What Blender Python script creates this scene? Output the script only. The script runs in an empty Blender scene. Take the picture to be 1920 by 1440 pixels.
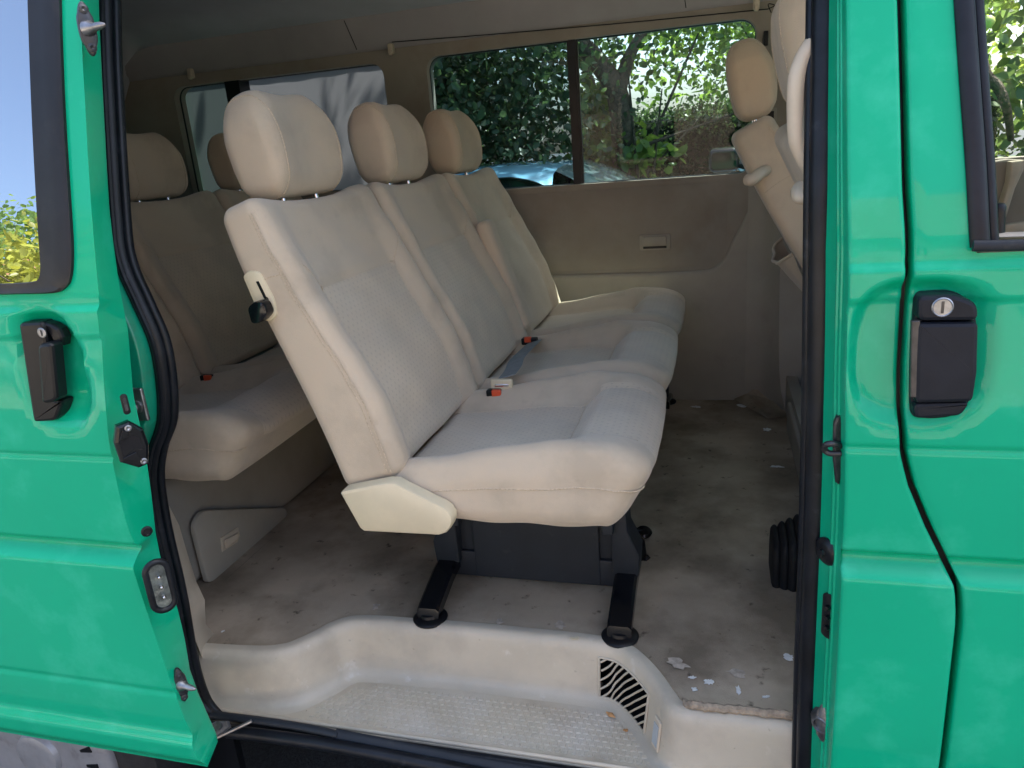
import bpy, bmesh, math, random
import numpy as np
from mathutils import Vector, Matrix
random.seed(7); rng=np.random.default_rng(11)
S=bpy.context.scene; COL=S.collection
# ------------------------------------------------------------------ camera, sky, sun, exposure
# axes: x = towards the van's nose, y = across the van (away from the viewer), z = up, z=0 the cabin floor
FPX=1380.43
Rm=np.array([[0.96336835,-0.00582682,0.26811837],[0.25682331,0.30792252,-0.91609252],[-0.07722177,0.95139359,0.29813927]])
CP=np.array([0,-0.95,0.95])
cam_d=bpy.data.cameras.new('camera'); cam=bpy.data.objects.new('camera',cam_d); COL.objects.link(cam)
cam.matrix_world=Matrix.Translation(Vector(CP))@Matrix(Rm.tolist()).to_4x4()
cam_d.sensor_width=36; cam_d.lens=FPX/1920*36; cam_d.clip_start=.02; cam_d.clip_end=900
S.camera=cam
S.render.resolution_x=1024; S.render.resolution_y=768
SUN_EL,SUN_ROT=math.radians(62),math.radians(52)
w=bpy.data.worlds.new('World'); S.world=w; w.use_nodes=True
wn=w.node_tree.nodes; sky=wn.new('ShaderNodeTexSky'); sky.sky_type='NISHITA'; sky.sun_disc=False
sky.sun_elevation=SUN_EL; sky.sun_rotation=SUN_ROT; sky.ozone_density=1.6; sky.air_density=.85; sky.dust_density=4.5
w.node_tree.links.new(sky.outputs[0],wn['Background'].inputs[0]); wn['Background'].inputs[1].default_value=.14
sd=bpy.data.lights.new('sun','SUN'); sd.energy=4.0; sd.angle=math.radians(.5); sd.color=(1,.95,.86)
so=bpy.data.objects.new('sun',sd); COL.objects.link(so)
SD=Vector((math.sin(SUN_ROT)*math.cos(SUN_EL),math.cos(SUN_ROT)*math.cos(SUN_EL),math.sin(SUN_EL)))
so.rotation_euler=SD.to_track_quat('Z','Y').to_euler(); so.location=(2,6,12)
S.view_settings.view_transform='Standard'; S.view_settings.look='None'; S.view_settings.gamma=1
S.view_settings.exposure=2.02
GZ=-0.60   # street level
# ------------------------------------------------------------------ helpers
def at(px,py,**k):
    """point of the place seen at photo pixel (px,py) lying on the plane x=, y= or z= given"""
    d=Rm@np.array([(px-960)/FPX,-(py-720)/FPX,-1.0])
    ax={'x':0,'y':1,'z':2}[list(k)[0]]; v=list(k.values())[0]
    return CP+d*((v-CP[ax])/d[ax])
def lean(z): return 0.0 if z<.8 else .17*(z-.8)+.12*(z-.8)**2
def atl(px,py,y):
    p=at(px,py,y=y)
    for _ in range(4): p=at(px,py,y=y+lean(p[2]))
    return p
OFF={}
def empty(name,loc,label=None,cat=None,group=None):
    o=bpy.data.objects.new(name,None); COL.objects.link(o); o.location=loc; o.empty_display_size=.1
    OFF[o]=np.array(loc,float)
    if label: o['label']=label; o['category']=cat
    if group: o['group']=group
    return o
def tag(o,label,cat,group=None,kind=None):
    o['label']=label; o['category']=cat
    if group:o['group']=group
    if kind:o['kind']=kind
    return o
def mesh(name,V,F,mats,parent=None,smooth=True,fm=None,uv=None,label=None,sharp=40,origin=None):
    V=np.asarray(V,float)
    if parent is not None: o0=OFF.get(parent,np.zeros(3))
    else: o0=np.array(origin,float) if origin is not None else np.array([V[:,0].mean(),V[:,1].mean(),V[:,2].min()])
    me=bpy.data.meshes.new(name); me.from_pydata((V-o0).tolist(),[],[list(map(int,f)) for f in F])
    if not isinstance(mats,(list,tuple)): mats=[mats]
    for m in mats: me.materials.append(m)
    if fm is not None: me.polygons.foreach_set('material_index',np.asarray(fm,dtype=np.int32))
    if uv is not None:
        l=me.uv_layers.new(name='UVMap'); idx=np.zeros(len(me.loops),dtype=np.int32); me.loops.foreach_get('vertex_index',idx)
        l.data.foreach_set('uv',np.asarray(uv,dtype=np.float32)[idx].ravel())
    bm=bmesh.new(); bm.from_mesh(me); bmesh.ops.recalc_face_normals(bm,faces=bm.faces)
    for f in bm.faces: f.smooth=smooth
    if smooth:
        c=math.radians(sharp)
        for e in bm.edges:
            if len(e.link_faces)==2 and e.calc_face_angle(0)>c: e.smooth=False
    bm.to_mesh(me); bm.free(); me.update()
    o=bpy.data.objects.new(name,me); COL.objects.link(o)
    if parent is not None: o.parent=parent; OFF[o]=o0
    else: o.location=o0; OFF[o]=o0
    if label:o['label']=label
    return o
class MB:
    def __init__(s): s.V=[];s.F=[];s.M=[];s.U=[]
    def add(s,V,F,m=0,uv=None):
        b=len(s.V); s.V+= [tuple(v) for v in V]; s.F+=[[i+b for i in f] for f in F]; s.M+=[m]*len(F) if not isinstance(m,list) else m
        s.U+=([tuple(u) for u in uv] if uv is not None else [(v[1],v[2]) for v in V]); return s
    def box(s,lo,hi,m=0,r=0,T=None,seg=3):
        V,F=rbox(np.array(hi)-np.array(lo),r,max((max(hi[i]-lo[i] for i in range(3))),.01)*2,seg) if r else boxv(np.array(hi,float)-np.array(lo,float))
        V=V+(np.array(hi)+np.array(lo))/2.0
        if T is not None: V=np.array([T(v) for v in V])
        return s.add(V,F,m)
    def tube(s,P,r,m=0,n=12,closed=False,cap=True,flat=1.0,up=None):
        V,F=tubev(P,r,n,closed,cap,flat,up); return s.add(V,F,m)
    def disc(s,c,n,r,h,m=0,seg=24,bev=0.0):
        c=np.array(c,float);n=np.array(n,float);n/=np.linalg.norm(n)
        pr=[(0,0),(r,0),(r,h-bev),(r-bev,h),(0,h)] if bev else [(0,0),(r,0),(r,h),(0,h)]
        return s.lathe(c,n,pr,m,seg)
    def lathe(s,c,n,pr,m=0,seg=24):
        c=np.array(c,float);n=np.array(n,float);n/=np.linalg.norm(n)
        a=np.cross(n,[0,0,1.0]); 
        if np.linalg.norm(a)<.1:a=np.cross(n,[1.0,0,0])
        a/=np.linalg.norm(a);b=np.cross(n,a);V=[];F=[]
        for r_,h_ in pr:
            for k in range(seg):
                t=2*math.pi*k/seg; V.append(c+n*h_+(a*math.cos(t)+b*math.sin(t))*max(r_,1e-5))
        for i in range(len(pr)-1):
            for k in range(seg): F.append([i*seg+k,i*seg+(k+1)%seg,(i+1)*seg+(k+1)%seg,(i+1)*seg+k])
        return s.add(V,F,m)
    def prism(s,P,d,m=0,bev=0.0):
        """closed polygon P (3D, planar) extruded by vector d, far face shrunk by bev"""
        P=np.array(P,float);d=np.array(d,float);n=len(P);c=P.mean(0);L=np.linalg.norm(d);V=list(P)
        if bev:
            dn=d/L; sh=[]
            for i in range(n):
                e1=P[i]-P[i-1];e2=P[(i+1)%n]-P[i];e1/=np.linalg.norm(e1)+1e-9;e2/=np.linalg.norm(e2)+1e-9
                n1=np.cross(dn,e1);n2=np.cross(dn,e2);nn=n1+n2;nn/=np.linalg.norm(nn)+1e-9
                sh.append(nn)
            sh=np.array(sh)
            sg=1 if ((c-P)*sh).sum()>0 else -1
            for k,(a,b) in enumerate([(0,1),(.3,.71),(1,.0)]):pass
            V+=list(P+d-dn*bev); V+=list(P+d-dn*bev*.3+sh*sg*bev*.3); V+=list(P+d+sh*sg*bev); lv=3
        else: V+=list(P+d); lv=1
        F=[list(range(n))]
        for q in range(lv):
            for i in range(n): F.append([q*n+i,q*n+(i+1)%n,(q+1)*n+(i+1)%n,(q+1)*n+i])
        F.append(list(range(lv*n,lv*n+n))[::-1]); return s.add(V,F,m)
    def build(s,name,mats,parent=None,smooth=True,label=None,sharp=40,uv=False,origin=None):
        return mesh(name,s.V,s.F,mats,parent,smooth,s.M,s.U if uv else None,label,sharp,origin)
def boxv(sz):
    x,y,z=np.array(sz)/2; V=np.array([(-x,-y,-z),(x,-y,-z),(x,y,-z),(-x,y,-z),(-x,-y,z),(x,-y,z),(x,y,z),(-x,y,z)])
    return V,[[0,3,2,1],[4,5,6,7],[0,1,5,4],[1,2,6,5],[2,3,7,6],[3,0,4,7]]
def rbox(sz,r,res,seg=4):
    sz=np.array(sz,float); r=np.array([r]*3 if np.isscalar(r) else r,float); ax=[]
    rr=min(r.min(),sz.min()/2*.999)
    for a in range(3):
        h=sz[a]/2; n=max(1,int(round((2*h-2*rr)/res)))
        e=[h-rr*math.cos(math.pi/2*k/seg)*1.0 if False else h-rr+rr*math.tan(math.pi/4*k/seg) for k in range(1,seg+1)]
        m=list(np.linspace(-h+rr,h-rr,n+1)); ax.append([-q for q in e[::-1]]+m+e)
    D={};V=[];F=[]
    def vid(i,j,k):
        key=(i,j,k)
        if key not in D:
            q=np.array([ax[0][i],ax[1][j],ax[2][k]]); inn=np.clip(q,-(sz/2-rr),sz/2-rr); d=q-inn; L=np.linalg.norm(d)
            V.append(inn+rr*d/L if L>1e-9 else q); D[key]=len(V)-1
        return D[key]
    n=[len(a)-1 for a in ax]
    for j in range(n[1]):
        for k in range(n[2]):
            for i in (0,n[0]): F.append([vid(i,j,k),vid(i,j+1,k),vid(i,j+1,k+1),vid(i,j,k+1)])
    for i in range(n[0]):
        for k in range(n[2]):
            for j in (0,n[1]): F.append([vid(i,j,k),vid(i+1,j,k),vid(i+1,j,k+1),vid(i,j,k+1)])
    for i in range(n[0]):
        for j in range(n[1]):
            for k in (0,n[2]): F.append([vid(i,j,k),vid(i+1,j,k),vid(i+1,j+1,k),vid(i,j+1,k)])
    return np.array(V),F
def smoothpath(P,n=8,closed=False):
    P=[np.array(p,float) for p in P]; out=[]; m=len(P)
    rngi=range(m if closed else m-1)
    for i in rngi:
        p0=P[(i-1)%m] if closed or i>0 else P[0]*2-P[1]; p1=P[i]; p2=P[(i+1)%m]; p3=P[(i+2)%m] if closed or i+2<m else P[-1]*2-P[-2]
        for k in range(n):
            t=k/n; out.append(.5*((2*p1)+(-p0+p2)*t+(2*p0-5*p1+4*p2-p3)*t*t+(-p0+3*p1-3*p2+p3)*t**3))
    if not closed: out.append(P[-1])
    return out
def tubev(P,r,n=12,closed=False,cap=True,flat=1.0,up=None):
    P=[np.array(p,float) for p in P]; m=len(P); V=[];F=[]; prev=None
    rs=r if hasattr(r,'__len__') else [r]*m
    for i in range(m):
        if closed: t=P[(i+1)%m]-P[i-1]
        else: t=P[min(i+1,m-1)]-P[max(i-1,0)]
        t/=np.linalg.norm(t)+1e-12
        if up is not None: a=np.array(up,float); a=a-t*(a@t)
        elif prev is None: a=np.cross(t,[0,0,1.0]); a=a if np.linalg.norm(a)>.05 else np.cross(t,[0,1.0,0])
        else: a=prev-t*(prev@t)
        a/=np.linalg.norm(a)+1e-12; prev=a; b=np.cross(t,a)
        for k in range(n):
            q=2*math.pi*k/n; V.append(P[i]+rs[i]*(a*math.cos(q)+b*flat*math.sin(q)))
    for i in range(m if closed else m-1):
        j=(i+1)%m
        for k in range(n): F.append([i*n+k,i*n+(k+1)%n,j*n+(k+1)%n,j*n+k])
    if cap and not closed: F.append(list(range(n))[::-1]); F.append([(m-1)*n+k for k in range(n)])
    return V,F
def rpoly(P,r=8,n=4):
    P=[np.array(p,float) for p in P]; out=[]; m=len(P)
    for i in range(m):
        a,b,c=P[i-1],P[i],P[(i+1)%m]; u=a-b;v=c-b; lu,lv=np.linalg.norm(u),np.linalg.norm(v); k=min(r,lu*.45,lv*.45); p0=b+u/lu*k;p1=b+v/lv*k
        for j in range(n+1):
            t=j/n; out.append((1-t)**2*p0+2*t*(1-t)*b+t*t*p1)
    return out
def gridv(rows,close_u=False):
    nr=len(rows);nc=len(rows[0]);V=[p for r in rows for p in r];F=[]
    for i in range(nr-1):
        for j in range(nc-1): F.append([i*nc+j,i*nc+j+1,(i+1)*nc+j+1,(i+1)*nc+j])
    return V,F
def ss(a,b,x):
    t=min(1,max(0,(x-a)/(b-a))) ; return t*t*(3-2*t)
def nss(a,b,x):
    t=np.clip((x-a)/(b-a),0,1); return t*t*(3-2*t)
def rrect(x0,x1,z0,z1,r,n=6):
    P=[]
    for cx,cz,a0 in ((x1-r,z1-r,0),(x0+r,z1-r,90),(x0+r,z0+r,180),(x1-r,z0+r,270)):
        for k in range(n+1):
            a=math.radians(a0+90*k/n); P.append((cx+r*math.cos(a),cz+r*math.sin(a)))
    return P
# ------------------------------------------------------------------ materials
def mat(name,col,rough=.6,var=0.0,vscale=8,bump=0.0,bscale=200,metal=0,coat=0,coatr=.05,col2=None,thr=(.35,.65),det=5,sheen=0,spec=.5,stain=None,stretch=None,orange=0):
    m=bpy.data.materials.new(name); m.use_nodes=True; N=m.node_tree.nodes; L=m.node_tree.links; b=N['Principled BSDF']
    b.inputs['Base Color'].default_value=(*col,1); b.inputs['Roughness'].default_value=rough; b.inputs['Metallic'].default_value=metal
    b.inputs['Coat Weight'].default_value=coat; b.inputs['Coat Roughness'].default_value=coatr; b.inputs['Sheen Weight'].default_value=sheen
    b.inputs['Specular IOR Level'].default_value=spec; b.inputs['Sheen Roughness'].default_value=.5
    tc=N.new('ShaderNodeTexCoord'); src=tc.outputs['Object']
    if stretch:
        mp=N.new('ShaderNodeMapping'); mp.inputs['Scale'].default_value=stretch; L.new(src,mp.inputs[0]); src=mp.outputs[0]
    cur=None
    if var or col2:
        no=N.new('ShaderNodeTexNoise'); no.inputs['Scale'].default_value=vscale; no.inputs['Detail'].default_value=det; no.inputs['Roughness'].default_value=.62; L.new(src,no.inputs['Vector'])
        cr=N.new('ShaderNodeValToRGB'); L.new(no.outputs[0],cr.inputs[0]); e=cr.color_ramp.elements
        e[0].position,e[1].position=thr; c2=col2 or tuple(min(1,c*(1+var)) for c in col); c1=col if col2 else tuple(c*(1-var) for c in col)
        e[0].color=(*c1,1); e[1].color=(*c2,1); cur=cr.outputs[0]
    if stain:
        for (sc,scale,lo,hi,amt) in stain:
            n2=N.new('ShaderNodeTexNoise'); n2.inputs['Scale'].default_value=scale; n2.inputs['Detail'].default_value=6; n2.inputs['Roughness'].default_value=.6
            L.new(src,n2.inputs['Vector']); r2=N.new('ShaderNodeMapRange'); r2.inputs[1].default_value=lo; r2.inputs[2].default_value=hi; r2.inputs[4].default_value=amt; L.new(n2.outputs[0],r2.inputs[0])
            mx=N.new('ShaderNodeMix'); mx.data_type='RGBA'; L.new(r2.outputs[0],mx.inputs[0])
            if cur: L.new(cur,mx.inputs[6])
            else: mx.inputs[6].default_value=(*col,1)
            mx.inputs[7].default_value=(*sc,1); cur=mx.outputs[2]
    if cur: L.new(cur,b.inputs['Base Color'])
    if bump:
        nb=N.new('ShaderNodeTexNoise'); nb.inputs['Scale'].default_value=bscale; nb.inputs['Detail'].default_value=3; L.new(src,nb.inputs['Vector'])
        bp=N.new('ShaderNodeBump'); bp.inputs['Strength'].default_value=bump; bp.inputs['Distance'].default_value=.002; L.new(nb.outputs[0],bp.inputs['Height']); L.new(bp.outputs[0],b.inputs['Normal'])
        if orange: bp.inputs['Distance'].default_value=orange
    return m
PG=(0.0,0.41,0.215)
M={}
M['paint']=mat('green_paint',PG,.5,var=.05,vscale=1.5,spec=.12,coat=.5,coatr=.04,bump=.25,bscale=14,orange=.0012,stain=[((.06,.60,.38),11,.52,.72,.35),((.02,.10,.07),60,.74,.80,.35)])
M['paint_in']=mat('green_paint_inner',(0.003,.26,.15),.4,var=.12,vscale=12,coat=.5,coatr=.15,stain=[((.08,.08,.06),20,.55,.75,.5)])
M['rubber']=mat('black_rubber',(.007,.009,.013),.38,var=.4,vscale=18,spec=.32,bump=.15,bscale=90,stain=[((.09,.10,.12),30,.62,.8,.35)])
M['black']=mat('black_plastic',(.007,.008,.010),.36,spec=.3,var=.2,vscale=20,bump=.1,bscale=500)
M['bootr']=mat('dull_rubber',(.009,.010,.012),.7,spec=.25,var=.3,vscale=30)
M['hole']=mat('painted_recess_shade',(.003,.003,.004),.9)  # near-black for the painted shade of the latch recess
M['hblack']=mat('satin_black_handle',(.012,.015,.022),.42,spec=.2,var=.15,vscale=20,bump=.08,bscale=500)
M['glint_and_slot']=mat('edge_highlight_and_key_slot',(.06,.055,.052),.4,metal=.2,var=.3,vscale=60)  # grey-brown of the grip's painted bevel highlight, also used for the key slot
M['blackgloss']=mat('black_gloss',(.004,.005,.007),.2,coat=.25,spec=.3,stain=[((.06,.06,.06),40,.65,.8,.3)])
M['dgrey']=mat('dark_grey_plastic',(.017,.022,.029),.5,spec=.3,var=.15,vscale=10,bump=.2,bscale=700,stain=[((.14,.14,.13),25,.62,.8,.25)])
M['frit']=mat('window_rubber',(.011,.012,.014),.45,spec=.35,var=.3,vscale=8,stain=[((.10,.09,.08),6,.5,.75,.35)])
FB=(.57,.48,.355)
fst=[((.40,.31,.215),5,.48,.72,.5),((.28,.22,.16),19,.64,.80,.4)]
M['fabric']=mat('beige_velour',FB,.95,var=.17,vscale=5,sheen=.35,spec=.15,bump=.5,bscale=900,stain=fst)
M['seam']=mat('seam_thread',(.52,.43,.31),.9,var=.2,vscale=300)
M['plast']=mat('beige_plastic',(.55,.48,.375),.5,var=.08,vscale=4,bump=.3,bscale=650,stain=[((.25,.21,.17),9,.55,.78,.4),((.6,.57,.52),30,.66,.78,.3)])
M['step']=mat('step_plastic',(.52,.47,.37),.48,var=.08,vscale=5,bump=.25,bscale=600,stain=[((.30,.26,.21),8,.5,.75,.5),((.72,.70,.66),22,.62,.74,.5),((.16,.13,.10),70,.68,.76,.6)])
M['tread']=mat('step_tread',(.53,.475,.365),.55,var=.12,vscale=9,bump=.3,bscale=400,stain=[((.60,.56,.49),7,.45,.65,.5),((.30,.24,.17),9,.50,.74,.6),((.1,.08,.06),90,.7,.76,.7)])
M['trim']=mat('side_trim_cloth',(.30,.275,.235),.9,var=.10,vscale=3,spec=.15,bump=.4,bscale=800,sheen=.2,stain=[((.20,.155,.12),5,.5,.75,.5)])
M['trimg']=mat('grey_trim_plastic',(.33,.31,.26),.55,var=.08,vscale=4,bump=.3,bscale=700,stain=[((.18,.16,.14),6,.55,.78,.4)])
M['boxgrey']=mat('grey_box_plastic',(.26,.245,.21),.6,var=.1,vscale=5,bump=.3,bscale=600)
M['liner']=mat('headliner_cloth',(.52,.555,.62),.95,var=.06,vscale=3,bump=.4,bscale=600,spec=.1)
M['cant']=mat('roof_trim_cloth',(.35,.345,.36),.95,var=.08,vscale=3,bump=.4,bscale=600,spec=.1)
M['cream']=mat('cream_plastic',(.66,.58,.40),.34,var=.06,vscale=10,stain=[((.4,.34,.22),30,.62,.78,.4)])
M['tube']=mat('beige_tube',(.58,.50,.385),.38,var=.06,vscale=20)
M['chrome']=mat('chrome',(.75,.76,.78),.14,metal=1)
M['metal']=mat('worn_metal',(.30,.31,.33),.38,metal=.9,var=.35,vscale=40,bump=.3,bscale=90,stain=[((.16,.10,.05),50,.55,.75,.5)])
M['plate']=mat('corroded_plate',(.13,.15,.14),.5,metal=.5,var=.5,vscale=60,stain=[((.4,.42,.36),90,.55,.7,.6)])
M['darkmetal']=mat('dark_coated_metal',(.05,.052,.058),.35,metal=.5,var=.3,vscale=50)
M['carpet']=mat('dirty_carpet',(.42,.35,.26),1.0,var=.22,vscale=3,spec=.05,bump=.9,bscale=700,det=8,stain=[((.15,.12,.085),3.6,.44,.64,.75),((.46,.38,.29),6,.56,.74,.5),((.05,.04,.03),30,.62,.72,.75),((.5,.45,.38),75,.735,.77,.7)])
M['carpetedge']=mat('carpet_edge',(.33,.27,.2),1,var=.3,vscale=60,bump=1,bscale=300)
M['asphalt']=mat('asphalt',(.028,.030,.033),.85,var=.5,vscale=90,bump=1.0,bscale=160,orange=.006,stain=[((.07,.07,.07),220,.6,.72,.5)])
M['chip']=mat('white_paint_chip',(.72,.72,.69),.6,var=.1,vscale=80)
M['glue']=mat('dried_glue',(.42,.36,.29),.7,var=.3,vscale=60)
M['leafdry']=mat('dry_leaf',(.50,.26,.10),.7,var=.3,vscale=120)
M['silver']=mat('silver_hubcap',(.36,.37,.39),.42,metal=.35,var=.12,vscale=12,stain=[((.12,.11,.10),25,.55,.75,.5)])
M['tyre']=mat('tyre',(.02,.02,.021),.8,var=.3,vscale=20,bump=.5,bscale=120)
M['belt']=mat('grey_belt',(.20,.23,.25),.7,bump=.5,bscale=900,var=.1,vscale=50)
M['red']=mat('red_button',(.70,.09,.03),.4)
M['shade']=mat('window_shade_cloth',(.40,.44,.46),.8,var=.08,vscale=2,stretch=(6,1,.6),bump=.3,bscale=20)
M['carblue']=mat('blue_car_paint',(.24,.52,.74),.35,metal=.25,coat=1,coatr=.05,var=.05,vscale=2)
M['carglass']=mat('dark_car_glass',(.01,.018,.02),.08,spec=.35)
M['carglass2']=mat('sloping_screen_glass',(.10,.14,.15),.12,spec=.5,var=.3,vscale=6)
M['bark']=mat('bark',(.075,.055,.04),.9,var=.4,vscale=14,bump=1,bscale=40,orange=.02)
M['wall']=mat('pale_render',(.55,.45,.36),.9,var=.12,vscale=2,bump=.4,bscale=60)
M['rooft']=mat('roof_tiles',(.30,.13,.07),.85,var=.25,vscale=8)
M['grass']=mat('verge_grass',(.06,.11,.03),.95,var=.4,vscale=12,bump=1,bscale=60)
def dotmat():
    m=mat('dotted_velour',(.575,.49,.37),.95,var=.07,vscale=6,sheen=.35,spec=.15,bump=.5,bscale=900,stain=[((.40,.34,.27),7,.55,.76,.4)])
    N=m.node_tree.nodes;L=m.node_tree.links;b=N['Principled BSDF']; src=b.inputs['Base Color'].links[0].from_socket
    uv=N.new('ShaderNodeUVMap'); sp=N.new('ShaderNodeSeparateXYZ'); L.new(uv.outputs[0],sp.inputs[0])
    def ma(op,a,b2=None,c=None):
        n=N.new('ShaderNodeMath'); n.operation=op
        for i,v in enumerate((a,b2,c)):
            if v is None: continue
            if isinstance(v,(int,float)): n.inputs[i].default_value=v
            else: L.new(v,n.inputs[i])
        return n.outputs[0]
    p=.0165
    v=ma('DIVIDE',sp.outputs[1],p*.62); row=ma('FLOOR',v); par=ma('MULTIPLY',ma('MODULO',ma('ABSOLUTE',row),2.0),.5)
    u=ma('ADD',ma('DIVIDE',sp.outputs[0],p),par)
    fu=ma('ABSOLUTE',ma('SUBTRACT',ma('FRACT',u),.5)); fv=ma('ABSOLUTE',ma('SUBTRACT',ma('FRACT',v),.5))
    du=ma('DIVIDE',fu,.115); dv=ma('DIVIDE',fv,.24); dd=ma('ADD',ma('POWER',du,2.0),ma('POWER',dv,2.0))
    k=ma('MULTIPLY',ma('LESS_THAN',dd,1.0),.28)
    mx=N.new('ShaderNodeMix'); mx.data_type='RGBA'; L.new(k,mx.inputs[0]); L.new(src,mx.inputs[6]); mx.inputs[7].default_value=(.26,.215,.18,1); L.new(mx.outputs[2],b.inputs['Base Color'])
    return m
M['dots']=dotmat()
def glass(name,tint,refl,dirt=.03,rough=.0,dcol=(.5,.5,.5),rtint=(1,1,1)):
    m=bpy.data.materials.new(name); m.use_nodes=True;N=m.node_tree.nodes;L=m.node_tree.links; N.remove(N['Principled BSDF']); out=N['Material Output']
    t=N.new('ShaderNodeBsdfTransparent'); t.inputs[0].default_value=(*tint,1)
    g=N.new('ShaderNodeBsdfGlossy'); g.inputs['Roughness'].default_value=rough; g.inputs[0].default_value=(*rtint,1)
    d=N.new('ShaderNodeBsdfDiffuse'); d.inputs[0].default_value=(*dcol,1)
    fr=N.new('ShaderNodeFresnel'); fr.inputs[0].default_value=1.5
    mr=N.new('ShaderNodeMath'); mr.operation='MULTIPLY_ADD'; mr.use_clamp=True; L.new(fr.outputs[0],mr.inputs[0]); mr.inputs[1].default_value=(1.6 if refl>.1 else .45); mr.inputs[2].default_value=refl
    a=N.new('ShaderNodeMixShader'); L.new(mr.outputs[0],a.inputs[0]); L.new(t.outputs[0],a.inputs[1]); L.new(g.outputs[0],a.inputs[2])
    b=N.new('ShaderNodeMixShader'); no=N.new('ShaderNodeTexNoise'); no.inputs['Scale'].default_value=4; no.inputs['Detail'].default_value=6
    q=N.new('ShaderNodeMath'); q.operation='MULTIPLY'; L.new(no.outputs[0],q.inputs[0]); q.inputs[1].default_value=dirt*2; L.new(q.outputs[0],b.inputs[0])
    L.new(a.outputs[0],b.inputs[1]); L.new(d.outputs[0],b.inputs[2]); L.new(b.outputs[0],out.inputs[0]); return m
M['glassL']=glass('tinted_glass',(.33,.44,.46),.0,.02)
M['glassR']=glass('clear_tinted_glass',(.66,.80,.79),.0,.012)
M['mirrorglass']=glass('privacy_glass',(.10,.12,.12),.42,.02,rtint=(.9,.95,1))  # reflection tinted slightly blue so the mirrored sky stays blue
M['backglass']=glass('tailgate_glass',(.03,.08,.07),.02,.05)
M['cabglass']=glass('windscreen_glass',(.85,.92,.88),.0,.01)
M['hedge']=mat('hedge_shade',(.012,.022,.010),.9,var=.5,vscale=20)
def leafmat(name,col,trans,var=.35):
    m=bpy.data.materials.new(name); m.use_nodes=True;N=m.node_tree.nodes;L=m.node_tree.links;b=N['Principled BSDF'];out=N['Material Output']
    g=N.new('ShaderNodeNewGeometry'); cr=N.new('ShaderNodeValToRGB'); L.new(g.outputs['Random Per Island'],cr.inputs[0]); e=cr.color_ramp.elements
    e[0].color=(*[c*(1-var) for c in col],1); e[1].color=(*[min(1,c*(1+var)) for c in col],1)
    L.new(cr.outputs[0],b.inputs['Base Color']); b.inputs['Roughness'].default_value=.38
    t=N.new('ShaderNodeBsdfTranslucent'); t.inputs[0].default_value=(*trans,1); x=N.new('ShaderNodeMixShader'); x.inputs[0].default_value=.42
    L.new(b.outputs[0],x.inputs[1]);L.new(t.outputs[0],x.inputs[2]);L.new(x.outputs[0],out.inputs[0]); return m
M['leafA']=leafmat('dark_leaves',(.05,.08,.042),(.11,.18,.06))
M['leafB']=leafmat('bright_leaves',(.085,.16,.04),(.34,.50,.08))
M['leafB2']=leafmat('mid_leaves',(.075,.125,.055),(.34,.50,.12))
M['leafD']=leafmat('grey_green_leaves',(.10,.165,.075),(.24,.36,.10))
M['leafE']=leafmat('lime_leaves',(.20,.27,.06),(.45,.55,.10))
M['leafC']=leafmat('yellow_leaves',(.30,.32,.05),(.5,.5,.06))
# ------------------------------------------------------------------ seats
def seat_cushion(parent,x0,x1,y0,y1):
    """seat base cushion: a rounded box reshaped with side bolsters, a sunk insert and a front roll"""
    L,W,H=x1-x0,y1-y0,.135; hw=W/2; insert=hw-.105; cx,cy=(x0+x1)/2,(y0+y1)/2
    V,F=rbox((L,W,H),.044,.0085,5)
    def shape(V):
        X,Y,Z=V[:,0],V[:,1],V[:,2]; a=(X+L/2)/L; top=nss(-H/2,H/2,Z); e=np.abs(Y)
        bol=nss(hw-.125,hw-.035,e)-.2*nss(hw-.02,hw,e)
        prof=-.034+.056*np.clip(a/.66,0,1)-.022*nss(.84,1,a)
        mid=-.056+.016*nss(.0,.6,a)+.050*nss(.64,.78,a)-.022*nss(.86,1,a)
        g=lambda d,wd:np.exp(-(d/wd)**2)
        z=.315+H/2+Z+top*(bol*prof+(1-bol)*np.minimum(mid,prof+.004))
        z-=(g(e-insert,.007)*(a<.97)*.0035+g((a-.665)*L,.007)*(e<insert)*.0045)*(top>.8)
        x=cx+X+.055*(nss(-H/2,H/2,Z)-.75)*nss(.75,1,a)+.006*nss(.9,1,a)*(1-(e/hw)**2)
        y=cy+Y*(1-.012*top)*(1-.03*nss(.8,1,a)); und=nss(0,-H/2,Z)
        z=z-und*(.004*np.sin(a*3.0)+.0018*np.sin(a*23+Y*9))
        z=z+.0016*np.sin(X*41+Y*17)*top*bol+.0010*np.sin(Y*60+X*23)*top
        y=y+.0018*np.sin(X*23+Z*30)*np.sign(Y)*(e>hw-.01)
        return np.stack([x,y,z],1)
    fm=[]
    for f in F:
        c=V[f].mean(0); aa=(c[0]+L/2)/L
        fm.append(1 if (abs(c[1])<insert and c[2]>H/2-.006 or (abs(c[1])<insert+.02 and aa>.74 and c[2]>.02)) else 0)
    m=MB(); m.add(shape(V),F,fm,np.stack([V[:,1],V[:,0]],1))
    for sgn in (-1,1):
        q=[(L*(t-.5),sgn*hw,.010+.004*math.sin(t*5)) for t in np.linspace(.03,.90,40)]; q+=[(L/2-.034*(1-math.sin(u)),sgn*(hw-.034*(1-math.cos(u))),.011) for u in np.linspace(.15,1.5,8)]
        m.tube(shape(np.array(q)),.0013,2,n=6)
        m.tube(shape(np.array([(L*(t-.5),sgn*insert,H/2) for t in np.linspace(.02,.93,40)])),.0011,2,n=5)
    m.tube(shape(np.array([((.665-.5)*L,u*insert,H/2) for u in np.linspace(-1,1,30)])),.0011,2,n=5)
    return m.build('seat_cushion',[M['fabric'],M['dots'],M['seam']],parent,sharp=60,uv=True)
Fv=np.array([.951,0,.309]);Uv=np.array([-.309,0,.951])
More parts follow.
